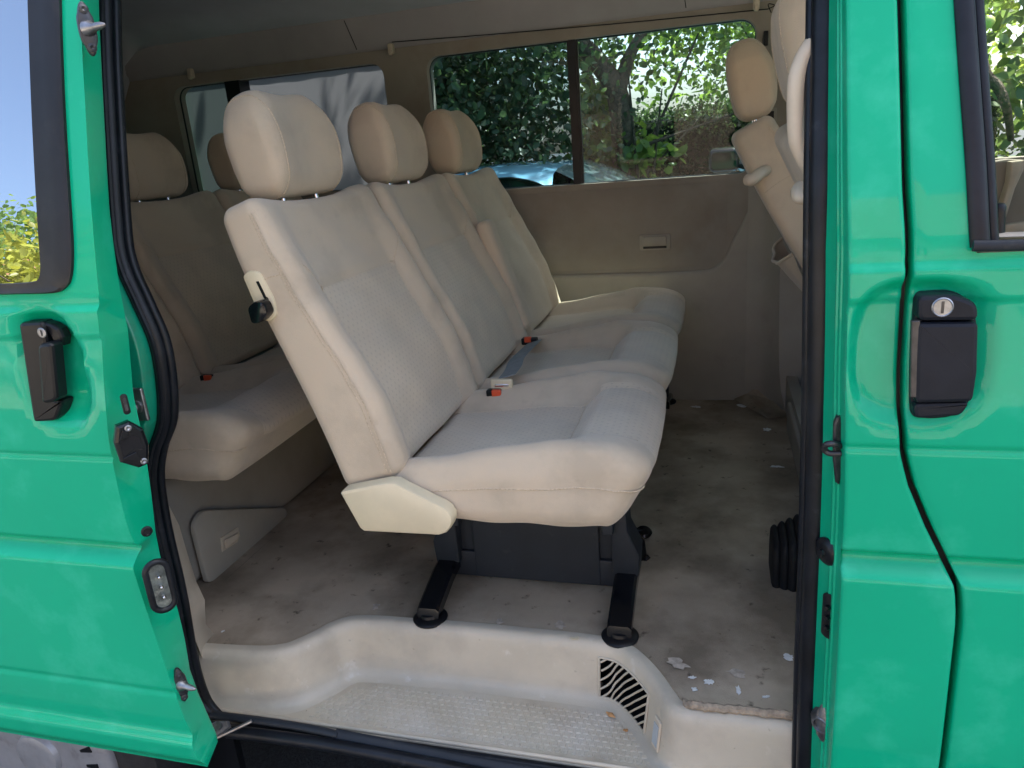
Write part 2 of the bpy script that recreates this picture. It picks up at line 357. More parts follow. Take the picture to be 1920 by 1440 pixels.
def backrest(parent,O,y0,y1,H=.552,name='backrest',F_=Fv,U_=Uv,dot=True,T=.118,rad=.027):
    W=y1-y0;V,F=rbox((T,W,H),rad,.0085,4); hw=W/2; ins_w=hw-.080; vt=.665; cy=(y0+y1)/2
    def shape(V):
        t,a,h=V[:,0],V[:,1],V[:,2]+H/2; v=h/H; e=np.abs(a); fr=nss(-T/2,T/2,t)
        bol=nss(hw-.095,hw-.035,e)-.3*nss(hw-.025,hw,e)
        thick=-.036*nss(.2,.9,v)+.007*np.exp(-((v-.28)/.2)**2)
        g=lambda d,wd=.007:np.exp(-(d/wd)**2)
        f=thick+bol*.016*nss(1.0,.75,v)-.004*(1-bol)
        f=f-.003*g(e-ins_w)*(v<vt)*(fr>.8)-.004*g((v-vt)*H)*(e<ins_w)*(fr>.8)
        tt=t+fr*f+.0014*np.sin(a*37+h*19)*fr+.001*np.sin(h*70+a*11)*fr
        aa=a*(1-.03*nss(.8,1,v)); hh=h-.015*np.exp(-(e/(hw*.62))**4)*nss(.82,1,v)
        bk=nss(T/2,-T/2,t); tt=tt+bk*.004*np.sin(v*6)
        return (O*np.array([1,0,1]))[None,:]+np.stack([0*aa,cy+aa,0*aa],1)+(tt+T/2)[:,None]*F_[None,:]+hh[:,None]*U_[None,:]
    fm=[1 if (dot and abs(V[q].mean(0)[1])<ins_w and V[q].mean(0)[0]>T/2-.006 and (V[q].mean(0)[2]+H/2)/H<vt) else 0 for q in F]
    m=MB(); m.add(shape(V),F,fm,np.stack([V[:,1],V[:,2]+H/2],1))
    for sgn in (-1,1):
        for d in (-.0035,.0035): m.tube(shape(np.array([(T*.34+d-.0*k,sgn*hw,H*(k-.5)) for k in np.linspace(.03,.95,44)])),.0009,2,n=5)
        kk=.735; m.tube(shape(np.array([(q,sgn*hw,H*(kk-.5)+.010*math.sin((q/T+.5)*3)) for q in np.linspace(-T*.42,T*.34,12)])),.0009,2,n=5)
        if dot: m.tube(shape(np.array([(T/2,sgn*ins_w,H*(k-.5)) for k in np.linspace(.05,vt,40)])),.0011,2,n=5)
        if dot: m.tube(shape(np.array([(T/2,sgn*(ins_w+u*.05),H*(vt-.5+u*.09)) for u in np.linspace(0,1,8)])),.0009,2,n=5)
    if dot: m.tube(shape(np.array([(T/2,u*ins_w,H*(vt-.5)) for u in np.linspace(-1,1,34)])),.0011,2,n=5)
    else: m.tube(shape(np.array([(-T/2,u*(hw-.02),H*.28) for u in np.linspace(-1,1,34)])),.0011,2,n=5)
    return m.build(name,[M['fabric'],M['dots'],M['seam']],parent,sharp=60,uv=True)
def headrest(parent,c,w=.262,d=.118,h=.2,tilt=-10,flip=1):
    """padded pad with a flat side face: superellipse side profile, arched top seen from the front"""
    V,F=rbox((d,w,h),.030,.0085,4)
    A_=math.radians(tilt)
    def shape(x,y,z):
        p=np.clip(x/(d/2),-1,1);q=np.clip(z/(h/2),-1,1); e=np.abs(y)/(w/2)
        X=x*np.sqrt(1-np.where(q>0,.46,.30)*q**2); Z=z*np.sqrt(1-.26*p**2)
        X=X*(1-.03*nss(-.1,-1,q))
        X=X+flip*d*.05*(1-q*q)*np.sign(1)
        X=X-flip*.012*np.exp(-(e/.6)**2)*nss(0,1,flip*p)*(1-q**4)
        Z=Z-.034*nss(.55,1.05,e)**1.5*nss(-.1,.9,q)-.006*np.exp(-(e/.45)**2)*nss(.5,1,q)
        Y=y*(1-.05*nss(.2,1,q)-.035*nss(-.3,-1,q))
        return np.stack([c[0]+X*math.cos(A_)+Z*math.sin(A_),c[1]+Y,c[2]-X*math.sin(A_)+Z*math.cos(A_)],-1)
    m=MB(); m.add(shape(V[:,0],V[:,1],V[:,2]),F)
    for sgn in (-1,1):
        ring=[]
        for k in range(56):
            t=2*math.pi*k/56; p=math.cos(t);q=math.sin(t); mx_=max(abs(p),abs(q)); p/=mx_;q/=mx_
            L=math.hypot(max(0,abs(p)*d/2-(d/2-.03)),max(0,abs(q)*h/2-(h/2-.03)))
            x,z=p*d/2,q*h/2
            if L>.03:
                ix=max(-(d/2-.03),min(d/2-.03,x)); iz=max(-(h/2-.03),min(h/2-.03,z)); dx,dz=x-ix,z-iz; l=math.hypot(dx,dz); x,z=ix+dx/l*.03,iz+dz/l*.03
            ring.append(shape(np.array(x*1.003),np.array(sgn*(w/2-.027)),np.array(z*1.003)))
        m.tube(ring,.0010,1,n=5,closed=True)
    o=m.build('headrest',[M['fabric'],M['seam']],parent,sharp=70)
    for sgn in (-1,1):
        q=MB(); y=c[1]+sgn*.062
        q.tube([(c[0]+.010,y,c[2]-h/2+.03),(c[0]+.026,y,c[2]-h/2-.05)],.0062,n=12)
        q.build('headrest_post',M['chrome'],parent)
    return o
def bench_base(root,yb):
    """dark pedestal, two leg rails and their pads"""
    m=MB(); xl,xr=-.600,-.190
    m.box((xl+.01,yb,.025),(xr-.01,yb+.02,.31),0,r=.004)
    m.box((xl,yb-.010,.020),(xr,yb+.016,.085),0,r=.004)
    m.box((xl+.065,yb-.012,.022),(xr-.055,yb+.002,.31),0,r=.003)
    m.build('pedestal_cover',M['dgrey'],root)
    for i,x in enumerate((-.597,-.186)):
        m=MB(); s=-1 if i==0 else 1
        # stepped bracket
        prof=[(x-s*.03,.31),(x-s*.03,.065),(x+s*.026,.062),(x+s*.03,.115),(x+s*.006,.17),(x-.0,.31)]
        P=[(p[0],yb-.022,p[1]) for p in prof]
        m.prism(P,(0,.06,0),0,0); m.prism([(p[0],yb-.022,p[1]) for p in prof],(0,-.008,0),0,.006)
        m.box((x-s*.034-.012,yb-.05,.17),(x-s*.034+.012,yb-.02,.195),0,r=.004)
        m.build('bracket',M['dgrey'],root)
        m=MB(); w2=.0245
        pathz=[(yb+.05,.075),(yb-.03,.07),(yb-.06,.066),(yb-.15,.040),(yb-.165,.032),(yb-.17,.012)]
        V=[];Fc=[]
        for (yy,zz) in pathz: V+=[(x-w2,yy,zz-.028),(x+w2,yy,zz-.028),(x+w2,yy,zz-.006),(x+w2-.006,yy,zz),(x-w2+.006,yy,zz),(x-w2,yy,zz-.006)]
        for k in range(len(pathz)-1):
            for j in range(6): Fc.append([k*6+j,k*6+(j+1)%6,(k+1)*6+(j+1)%6,(k+1)*6+j])
        Fc.append(list(range(6))); Fc.append([(len(pathz)-1)*6+j for j in range(6)][::-1]); m.add(V,Fc)
        lg=m.build('leg',M['blackgloss'],root,sharp=25)
        m=MB(); m.lathe((x,yb-.155,.0008),(0,0,1),[(.0,0),(.037,0),(.038,.004),(.034,.008),(.022,.010),(.02,.016),(0,.016)],0,28); m.build('floor_pad',M['black'],lg)
        # far pair of feet, by the other wall
        m=MB(); yf=1.60
        V2=[(v[0],yf+(v[1]-yb)*-1,v[2]) for v in V]; m.add(V2,Fc); l2=m.build('leg',M['blackgloss'],root,sharp=25)
        m=MB(); m.lathe((x,yf+.155,.0008),(0,0,1),[(.0,0),(.037,0),(.038,.004),(.034,.008),(.022,.010),(0,.010)],0,24); m.build('floor_pad',M['black'],l2)
        m=MB(); m.box((x-.02,yf-.02,.08),(x+.02,yf+.02,.31),0,r=.004); m.build('bracket',M['dgrey'],root)
    m=MB(); c=at(1207,998,y=.72); m.lathe(c,(.1,-.25,1),[(0,-.004),(.019,-.004),(.021,.002),(.017,.007),(0,.008)],0,22); m.tube([c+np.array([-.09,-.02,.02]),c+np.array([-.03,0,.004]),c],.009,n=10)
    m.build('release_lever',M['blackgloss'],root); m=MB(); c=at(1211,1050,y=.62); m.lathe(c,(1,-.5,0),[(0,-.02),(.012,-.02),(.014,.0),(.010,.008),(0,.009)],0,18); m.tube([c+np.array([-.05,.0,.09]),c+np.array([-.012,0,.05]),c+np.array([-.008,0,0])],.012,n=10); m.build('release_lever',M['blackgloss'],root)
    m=MB(); m.box((xl,yb+.02,.255),(xr,1.6,.285)); m.box((xl,yb+.25,.02),(xl+.03,1.55,.06)); m.build('under_frame',M['black'],root)
OB=np.array([-.668,0,.367])
def make_bench():
    root=empty('bench_seat',(-.4,.9,0),'beige three place bench seat in the middle of the cabin on black floor legs','bench seat','bench seats in the van')
    Y=[(.165,.648),(.656,1.146),(1.154,1.648)]
    for i,(a,b) in enumerate(Y):
        seat_cushion(root,-.60,-.112,a,b)
        backrest(root,OB,a,b)
        headrest(root,(-.820,(a+b)/2-.005,.999),h=.198)
    bench_base(root,.47)
    # folded armrest pad standing between the two far backrests
    V,F=rbox((.045,.075,.34),.018,.02,4)
    P=np.array([OB*np.array([1,0,1])+np.array([0,1.15+v[1],0])+(v[0]+.118+.012)*Fv+(v[2]+.21)*Uv for v in V])
    mesh('armrest',P,F,M['fabric'],root)
    # cream hinge cover
    px=[(650,913),(655,908),(735,893),(752,894),(768,903),(838,937),(849,945),(856,956),(857,966),(853,978),(845,987),(832,991),(694,984),(686,978)]
    m=MB(); m.prism([at(*p,y=.163) for p in px],(0,-.028,0),0,.007); m.build('hinge_cover',M['cream'],root,sharp=30)
    # recline lever
    px=rpoly([(459,516),(470,506),(490,508),(518,560),(523,590),(512,602),(494,598)],9)
    m=MB(); m.prism([at(*p,y=.168) for p in px],(0,-.009,0),0,.004)
    m.prism([at(*p,y=.1585) for p in ((480,528),(485,527),(500,558),(497,563))],(0,-.0006,0),1,0)
    lp=m.build('lever_plate',[M['cream'],M['black']],root,sharp=30)
    m=MB(); px=rpoly([(476,572),(490,560),(506,562),(515,584),(500,601),(484,603)],8); m.prism([at(*p,y=.155) for p in px],(0,-.022,0),0,.004)
    m.tube([at(500,560,y=.16),at(497,575,y=.14)],.004); m.build('lever_knob',M['blackgloss'],lp,sharp=30)
    # belt buckles between cushions, with the webbing across the middle seat
    m=MB(); c=at(941,722,y=.60)
    m.box(c-np.array([.026,.006,.013]),c+np.array([.026,.006,.015]),0,r=.004)
    m.box(c-np.array([.016,.0075,.003]),c+np.array([.018,.0075,.005]),1,r=.002); m.build('belt_tongue',[M['cream'],M['chrome']],root)
    m=MB(); c=at(929,739,y=.588); m.box(c-np.array([.02,.010,.016]),c+np.array([.014,.010,.012]),0,r=.004)
    m.box(c+np.array([-.006,-.012,-.004]),c+np.array([.016,-.002,.013]),1,r=.003); m.build('belt_buckle',[M['black'],M['red']],root)
    m=MB(); c=at(995,638,y=1.06); m.box(c-np.array([.026,.012,.012]),c+np.array([.02,.012,.008]),0,r=.004)
    m.box(c+np.array([-.016,-.014,-.004]),c+np.array([.004,.0,.012]),1,r=.003); m.build('belt_buckle',[M['black'],M['red']],root)
    m=MB(); P=smoothpath([at(1003,640,y=1.06),at(992,650,z=.455),at(970,672,z=.458),at(962,690,z=.458),at(950,706,z=.46)],8)
    m.tube(P,.022,n=8,flat=.06,up=(1,0,.25)); m.build('seat_belt',M['belt'],root)
    return root
def children(o): return [c for c in bpy.data.objects if c.parent==o]
def copy_tree(o,parent=None):
    c=o.copy(); COL.objects.link(c); c.parent=parent
    for ch in children(o): copy_tree(ch,c)
    return c
mid=make_bench()
rear=copy_tree(mid); rear.location=(-.4-.855,.9+.105,0)
rear['label']='dark shaded beige rear bench seat behind the middle bench at the back of the van'
for ch in children(rear):
    if ch.name.split('.')[0] in('hinge_cover','lever_plate','seat_belt','leg','bracket','pedestal_cover','under_frame','release_lever','belt_tongue'):
        for g in children(ch): bpy.data.objects.remove(g)
        bpy.data.objects.remove(ch)
# front seats, seen from behind
def front_seat(y0,y1,dx,label,driver):
    r=empty('front_seat',(.45,(y0+y1)/2,0),label,'car seat','front seats of the van')
    O=np.array([.345+dx,0,.346]); F_=np.array([.888,0,.46]);U_=np.array([-.46,0,.888])
    backrest(r,O,y0,y1,H=.68,F_=F_,U_=U_,dot=False,T=.15)
    headrest(r,(.083+dx+(.002 if driver=='p' else 0),(y0+y1)/2,1.094),w=.27,h=.215,d=.125,tilt=-12)
    m=MB(); m.box((.30+dx,y0,.30),(.80+dx,y1,.44),0,r=.05); m.build('seat_cushion',M['fabric'],r)
    m=MB(); m.box((.30+dx,y0+.05,.0),(.74+dx,y1-.05,.31),0,r=.02); m.build('seat_box',M['trimg'],r)
    # map pocket
    m=MB(); cy=(y0+y1)/2; W=.36; rows=[]
    for k in range(15):
        v=k/14; h=.08+.23*v; row=[]
        for j in range(17):
            u=j/16*2-1; bul=(1-u**2)**.5*(.008+.042*v**1.5)+.004*math.sin(9*u+7*v)*v
            row.append(O*np.array([1,0,1])+np.array([0,cy+u*W/2,0])-(bul+.003)*F_+(h-.025*v*(1-u*u))*U_)
        rows.append(row)
    V,F=gridv(rows); m.add(V,F)
    m.tube(rows[-1],.005,n=8); m.build('map_pocket',M['fabric'],r)
    # padded hook / armrest stub on the inner edge
    m=MB()
    if driver=='d': m.tube(smoothpath([at(1440,318,y=1.22),at(1425,325,y=1.17),at(1410,337,y=1.15),at(1402,337,y=1.16)],6),.0155,n=14)
    else: m.tube(smoothpath([at(1548,350,y=.36),at(1520,368,y=.33),at(1500,372,y=.32),at(1494,360,y=.33),at(1500,350,y=.36)],6),.0095,n=14)
    m.build('armrest_stub',M['tube'],r)
    return r
front_seat(.34,.78,.072,'beige front passenger seat half hidden behind the door pillar beside the tubular grab handle','p')
front_seat(1.20,1.66,.0,'beige driver seat seen from behind against the far window with a sagging map pocket','d')
# ------------------------------------------------------------------ the van
van=empty('van',(-.3,.95,GZ),'green passenger van with its sliding side door pushed open showing a beige interior','van')
# --- floor carpet
edge_px=[(392,1212),(470,1211),(530,1208),(560,1198),(590,1184),(620,1168),(660,1156),(710,1155),(780,1160),(900,1169),(1000,1179),(1080,1187),(1150,1197),(1185,1211),(1212,1232),(1235,1256),(1255,1282),(1270,1303),(1290,1319),(1380,1329),(1500,1345)]
E=[at(*p,z=0)[:2] for p in edge_px]; E[0]=np.array([-1.17,E[0][1]]); E.append(np.array([.30,.150]))
Es=smoothpath(E,6)
m=MB(); rows=[]
nx=len(Es)
for k in range(41):
    t=(k/40)**1.4
    rows.append([(e[0]*(1)+0,e[1]+(1.80-e[1])*t,.0+(.0015*math.sin(e[0]*9+t*13))*(t>0)*1.0) for e in Es])
V,F=gridv(rows); m.add(V,F)
V,F=gridv([[(x,y,0) for x in (-2.5,-1.169)] for y in (.16,1.8)]); m.add(V,F)
rows=[[(e[0],e[1]-.0,-.0) for e in Es],[(e[0],e[1]-.003,-.004) for e in Es],[(e[0],e[1]+.004,-.007) for e in Es]]
V,F=gridv(rows); m.add(V,F,1)
fl=m.build('floor_carpet',[M['carpet'],M['carpetedge']],van)
# frayed lifted carpet edge on the right
m=MB(); P=smoothpath([at(1282,1318,z=.004),at(1310,1323,z=.012),at(1380,1330,z=.01),at(1450,1338,z=.012),at(1510,1345,z=.008)],10)
m.tube([p+np.array([0,random.uniform(-.002,.002),random.uniform(-.0015,.0015)]) for p in P],.0075,n=8); m.build('carpet_edge_roll',M['carpetedge'],van)
m=MB(); c0=at(1425,722,y=1.79)   # curled corner against the far wall
a_,b_=at(1370,745,z=.004),at(1490,790,z=.004)
m.add([at(1375,748,z=.004),at(1400,738,y=1.77),at(1424,722,y=1.79),at(1445,748,y=1.75),at(1480,780,z=.004),at(1440,785,z=.006)],[[0,1,5],[1,2,3],[1,3,5],[3,4,5]]); m.build('carpet_corner',M['carpet'],van,smooth=False)
# --- step moulding
prof=[(0,-.006),(.002,.003),(.016,.0045),(.024,.002),(.030,-.005),(.0335,-.016),(.035,-.026),(.040,-.070),(.044,-.098),(.048,-.110),(.056,-.1175),(.070,-.120)]
def norms(P):
    N=[]
    for i in range(len(P)):
        t=P[min(i+1,len(P)-1)]-P[max(i-1,0)]; t=t/np.linalg.norm(t); N.append(np.array([t[1],-t[0]]))
    return N
Ns=norms(Es)
YS=.098
def stp(i,off,z,extra=0): 
    p=Es[i]+Ns[i]*(off); return (p[0],max(p[1],YS-.002),z)
xs=np.array([e[0] for e in Es])
g0=int(np.argmin(np.abs(xs+.222))); g1=int(np.argmin(np.abs(xs+.088)))
V=[];F=[]
for i in range(nx):
    for (o_,z_) in prof: V.append(stp(i,o_,z_))
np_=len(prof)
for i in range(nx-1):
    for j in range(np_-1):
        if g0<=i<g1 and 6<=j<=8: continue
        F.append([i*np_+j,i*np_+j+1,(i+1)*np_+j+1,(i+1)*np_+j])
m=MB(); m.add(V,F)
m.add([(-.93,YS,-.1202),(-.02,YS,-.1202),(-.02,.32,-.1202),(-.93,.32,-.1202)],[[0,1,2,3]],1)
# white scuffed lip and outer face of the step
m.tube([(-1.03,YS+.001,-.114),(.30,YS+.001,-.114)],.0045,n=10)
m.box((-1.04,YS-.004,-.15),(.30,YS+.002,-.118))
step=m.build('step_well',[M['step'],M['tread']],van,sharp=50)
# tread blocks
m=MB(); p=.0152
for r in range(12):
    y=.123+r*.0132
    for c in range(60):
        x=-.80+c*p+(p/2 if r%2 else 0)
        # inside the well and clear of its walls
        k=int(np.argmin(np.abs(xs-x))); lim=Es[k][1]-.078
        if x<-.745: lim=min(lim,.10+(x+.85)*1.2)
        if y>lim or x>-.115-(y-.12)*.2 : continue
        h=.0014; w1,w2=.0050,.0040
        V=[(x-w1,y-.0042,-.1201),(x+w1,y-.0042,-.1201),(x+w1,y+.0042,-.1201),(x-w1,y+.0042,-.1201),(x-w2,y-.0033,-.12+h),(x+w2,y-.0033,-.12+h),(x+w2,y+.0033,-.12+h),(x-w2,y+.0033,-.12+h)]
        m.add(V,[[4,5,6,7],[0,1,5,4],[1,2,6,5],[2,3,7,6],[3,0,4,7]])
m.build('tread_pattern',M['tread'],step,smooth=False)
# vent grille: dark recess behind the cut wall plus slanting slats
m=MB(); rows=[]
for i in range(g0,g1+1):
    rows.append([stp(i,.034,-.024),stp(i,-.02,-.03),stp(i,-.02,-.10),stp(i,.044,-.112)])
V,F=gridv(rows); m.add(V,F,1); ns=13; n_=g1-g0
for k in range(ns):
    s0=g0-n_*.50+(k+.5)*n_*1.50/ns; s1=s0+n_*.52
    pts=[]
    for q in range(25):
        t=q/24; s_=s0+(s1-s0)*t
        if s_<g0 or s_>g1: continue
        i=int(min(max(s_,0),nx-2)); fr=s_-i; z=-.109+.086*t; of=.0478-.0126*t
        a=np.array(stp(i,of,z));b=np.array(stp(i+1,of,z)); pts.append(a*(1-fr)+b*fr)
    if len(pts)>1: m.tube(pts,.0021,0,n=6)
for (z_,o_) in ((-.0235,.0352),(-.109,.0478)): m.tube([stp(i,o_,z_) for i in range(g0,g1+1)],.0028,0,n=6)
for i in (g0,g1): m.tube([stp(i,.0352,-.0235),stp(i,.0475,-.109)],.0028,0,n=6)
m.build('vent_grille',[M['step'],M['black']],step)
# small lamp on the step wall
m=MB(); iL=int(np.argmin(np.abs(xs+.066))); 
def wallpt(i,z): 
    t=(-z-.026)/.084; return np.array(stp(i,.0352+.011*t,z))
a,b,c,d=wallpt(iL-2,-.04),wallpt(iL+3,-.04),wallpt(iL+3,-.10),wallpt(iL-2,-.10); nn=np.array([*Ns[iL],0])
m.prism([a,b,c,d],nn*.004,0,.002); e_=lambda p,k:p+(np.mean([a,b,c,d],0)-p)*k
m.prism([e_(a,.3)+nn*.0042,e_(b,.3)+nn*.0042,e_(c,.25)+nn*.0042,e_(d,.25)+nn*.0042],nn*.001,1,.0); m.build('step_lamp',[M['plast'],M['shade']],step,smooth=False)
# --- sill under the opening: black seal, grey rubber strip, green sill, outer strip
m=MB(); m.tube([(-1.03,.085,-.126),(.30,.085,-.126)],.0095,n=14); m.build('sill_seal',M['rubber'],van)
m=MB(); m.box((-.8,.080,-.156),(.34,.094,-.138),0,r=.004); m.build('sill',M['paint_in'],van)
m=MB(); 
P=smoothpath([at(*p,y=.066) for p in ((398,1340),(480,1350),(553,1361),(600,1370),(640,1379),(700,1391),(843,1420),(1000,1448),(1200,1482))],8)
m.tube(P[30:],.0105,n=12,flat=.5,up=(0,.7,.7)); m.tube(P[:32],.0085,n=12,flat=.8,up=(0,1,0)); m.build('sill_strip',M['dgrey'],van)
m=MB(); P=[at(*p,y=.050) for p in ((428,1372),(500,1380),(600,1394),(700,1412),(813,1434),(950,1462),(1100,1490))]
m.tube(smoothpath(P,6),.0125,n=16); m.build('side_step_tube',M['rubber'],van)
# --- body skin profile of the near side (outer y as a function of x and height)
ZA,ZB,ZC,ZD=.785,.742,.552,.387
def skin(x,z,y0):
    y=y0+lean(z)
    y+=-.006*ss(ZA+.006,ZA-.006,z)          # ledge under the windows
    y+=.004*ss(ZB+.006,ZB-.004,z)
    y+=.003*math.exp(-((z-ZC)/.004)**2)     # pressed line
    y+=.016*ss(ZD+.014,ZD+.002,z)-.022*ss(ZD-.004,ZD-.032,z)  # swage: dark undercut, bright slope
    y+=-.005*math.sin(max(0,min(1,(z-.39)/.36))*math.pi)
    y+=.016*ss(.12,-.2,z)
    return y
ZR=sorted(set([round(v,4) for v in list(np.arange(-.4,.36,.02))+list(np.arange(.345,.415,.004))+list(np.arange(.42,.54,.02))+list(np.arange(.54,.565,.003))+list(np.arange(.58,.735,.015))+list(np.arange(.735,.80,.003))+list(np.arange(.81,1.5,.02))]))
def interp(pts,z):
    zs=[p[1] for p in pts]; xs_=[p[0] for p in pts]; o=np.argsort(zs); return float(np.interp(z,np.array(zs)[o],np.array(xs_)[o]))
def panel(name,zr,xl,xr,y0,matl,parent,extra=None,hole=None,ret_l=.03,ret_r=.03,nc=26,smooth=True):
    V=[];F=[];rows=[]
    for z in zr:
        a,b=xl(z),xr(z); row=[]
        rr=.004
        cols=[]
        for k in (0,1,2): 
            if ret_l and k==0: cols.append((a,ret_l))
            if k==1 and ret_l: cols.append((a,rr))
            if k==2: cols.append((a+(rr*.3 if ret_l else 0),rr*.3 if ret_l else 0))
        if ret_l: cols.append((a+rr,0))
        a2,b2=a+(rr if ret_l else 0),b-(rr if ret_r else 0)
        for k in range(1,nc): cols.append((a2+(b2-a2)*k/nc,0))
        if ret_r: cols+= [(b-rr,0),(b-rr*.3,rr*.3),(b,rr),(b,ret_r)]
        else: cols.append((b,0))
        for (x,dy) in cols:
            y=skin(x,z,y0)+dy+(extra(x,z) if extra else 0); row.append((x,y,z))
        rows.append(row)
    nc_=len(rows[0])
    for r in rows: V+=r
    for i in range(len(rows)-1):
        for j in range(nc_-1):
            c=(np.array(V[i*nc_+j])+np.array(V[(i+1)*nc_+j+1]))/2
            if hole and hole(c[0],c[2]): continue
            F.append([i*nc_+j,i*nc_+j+1,(i+1)*nc_+j+1,(i+1)*nc_+j])
    return mesh(name,V,F,matl,parent,smooth,sharp=50)
YB=.02
gap_px=[(1690,-40),(1691,0),(1700,350),(1706,440),(1706,480),(1701,560),(1692,700),(1691,800),(1694,850),(1707,905),(1740,985),(1772,1050),(1793,1095),(1797,1125),(1796,1170),(1788,1240),(1765,1440),(1755,1500)]
gap=[at(*p,y=YB) if at(*p,y=YB)[2]<.8 else atl(*p,YB) for p in gap_px]; gap=[(p[0],p[2]) for p in gap]
zt=.8
jam_px=[(1586,0),(1588,300),(1590,500),(1584,700),(1583,800),(1582,950),(1577,1060),(1570,1200),(1556,1440)]
jam=[atl(*p,YB) for p in jam_px]; jam=[(p[0],p[2]) for p in jam]
gx=lambda z:interp(gap,z); jx=lambda z:interp(jam,z)
def bowl(x,z):   # hand recess around the front door handle, runs over the gap
    cx,cz,rx,rz=hc[0]-.024,hc[2],.083,.096
    d=((abs(x-cx)/rx)**3+(abs(z-cz)/rz)**3)**(1/3)
    return .015*ss(1.0,.80,d)
hc=at(1762,660,y=YB)
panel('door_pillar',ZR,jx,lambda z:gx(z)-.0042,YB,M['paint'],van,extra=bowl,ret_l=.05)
# inner jamb with channel, from the outer corner back to the seal flange
seal_px=[(1547,-60),(1547,0),(1544,200),(1541,400),(1538,600),(1534,800),(1528,1000),(1522,1150),(1516,1300),(1512,1440),(1510,1520)]
sealR=[atl(*p,.092) for p in seal_px]
rows=[]
sx=lambda z:interp([(p[0],p[2]) for p in sealR],z)
for z in ZR:
    a,b=jx(z),sx(z)+.0; l=lean(z); row=[]
    for (t,dy) in ((0,.006),(.12,.020),(.22,.021),(.27,.030),(.38,.031),(.42,.040),(.75,.058),(1.0,.075)):
        row.append((a+(b-a)*t,YB+dy+l+.0,z))
    rows.append(row)
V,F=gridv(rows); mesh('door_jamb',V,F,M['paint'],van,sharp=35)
# front door
dr=lambda z:1.02
winx0=lambda z: interp([(atl(1795,0,YB)[0],atl(1795,0,YB)[2]),(atl(1812,235,YB)[0],atl(1812,235,YB)[2]),(atl(1826,465,YB)[0],atl(1826,465,YB)[2])],z)
wz0=at(1850,468,y=YB)[2]
fd=empty('x',(0,0,0)); bpy.data.objects.remove(fd)
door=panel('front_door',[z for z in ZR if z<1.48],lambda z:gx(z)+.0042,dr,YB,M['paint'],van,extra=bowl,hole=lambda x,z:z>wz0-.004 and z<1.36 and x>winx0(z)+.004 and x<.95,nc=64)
# black strip put in behind the shut line to darken the gap
m=MB(); V,F=gridv([[(gx(z)-.02,YB+.034+lean(z),z),(gx(z)+.02,YB+.034+lean(z),z)] for z in ZR]); m.add(V,F); m.build('shut_line_strip',M['black'],van)
# front door window frame
m=MB(); P=[atl(*p,YB-.002) for p in ((1806,-60),(1808,0),(1818,150),(1829,300),(1836,430),(1838,462))]
m.tube(smoothpath(P,6),.0108,n=12,flat=.55,up=(1,0,0))
P2=[p+np.array([.016,.012,0]) for p in P]; m.tube(smoothpath(P2,6),.007,n=10); m.build('window_frame',M['rubber'],door)
m=MB(); a=at(1826,462,y=YB-.006);
m.tube([at(1824,461,y=YB-.008),at(1850,461,y=YB-.008),at(2100,455,y=YB-.008)],.0065,n=12,flat=.6,up=(0,0,1)); m.build('window_sill_strip',M['dgrey'],door)
m=MB(); m.tube([at(1845,443,y=.055),at(2100,436,y=.055)],.010,n=10,flat=.4,up=(0,1,0)); m.build('inner_sill',M['plast'],door)
m=MB(); c=at(1868,436,y=.06); m.lathe(c-np.array([0,0,.006]),(0,0,1),[(0,0),(.010,0),(.0085,.012),(.0072,.030),(.0075,.036),(.005,.040),(0,.041)],0,18); m.build('lock_knob',M['black'],door)
# front door handle
def hp(px,py,d=0): return at(px,py,y=YB-.004-d)
m=MB()
base=rpoly([(1712,556),(1720,545),(1775,542),(1800,550),(1816,570),(1826,595),(1824,680),(1818,735),(1806,760),(1784,776),(1745,780),(1712,778),(1704,770),(1703,740),(1706,640)],10)
m.prism([at(*p,y=YB+.010) for p in base],(0,-.012,0),0,.003)
top=rpoly([(1713,549),(1780,546),(1822,562),(1825,594),(1712,595)],14,5)
m.prism([at(*p,y=YB-.001) for p in top],(0,-.022,0),0,.005)
grip=rpoly([(1712,598),(1824,597),(1822,690),(1814,743),(1707,746),(1709,660)],10,4)
m.prism([at(*p,y=YB-.001) for p in grip],(0,-.023,0),0,.005)
bot=rpoly([(1707,749),(1813,746),(1796,772),(1709,778)],12,5)
m.prism([at(*p,y=YB-.001) for p in bot],(0,-.016,0),0,.004)
m.prism([at(*p,y=YB-.017) for p in [(1707,600),(1724,599),(1721,744),(1705,743)]],(0,-.0055,0),2,.002)  # thin strip, the left bevel's highlight put into its colour
k=at(1767,576,y=YB-.0232); 
m.lathe(k,(0,-1,0),[(.0,0),(.0118,0),(.0118,.001),(.0105,.002),(.0096,.0012),(0,.0012)],1,28)
m.box(k+np.array([-.0014,-.0022,-.007]),k+np.array([.0014,-.001,.007]),2)
m.build('door_handle',[M['hblack'],M['metal'],M['glint_and_slot']],door,sharp=14)
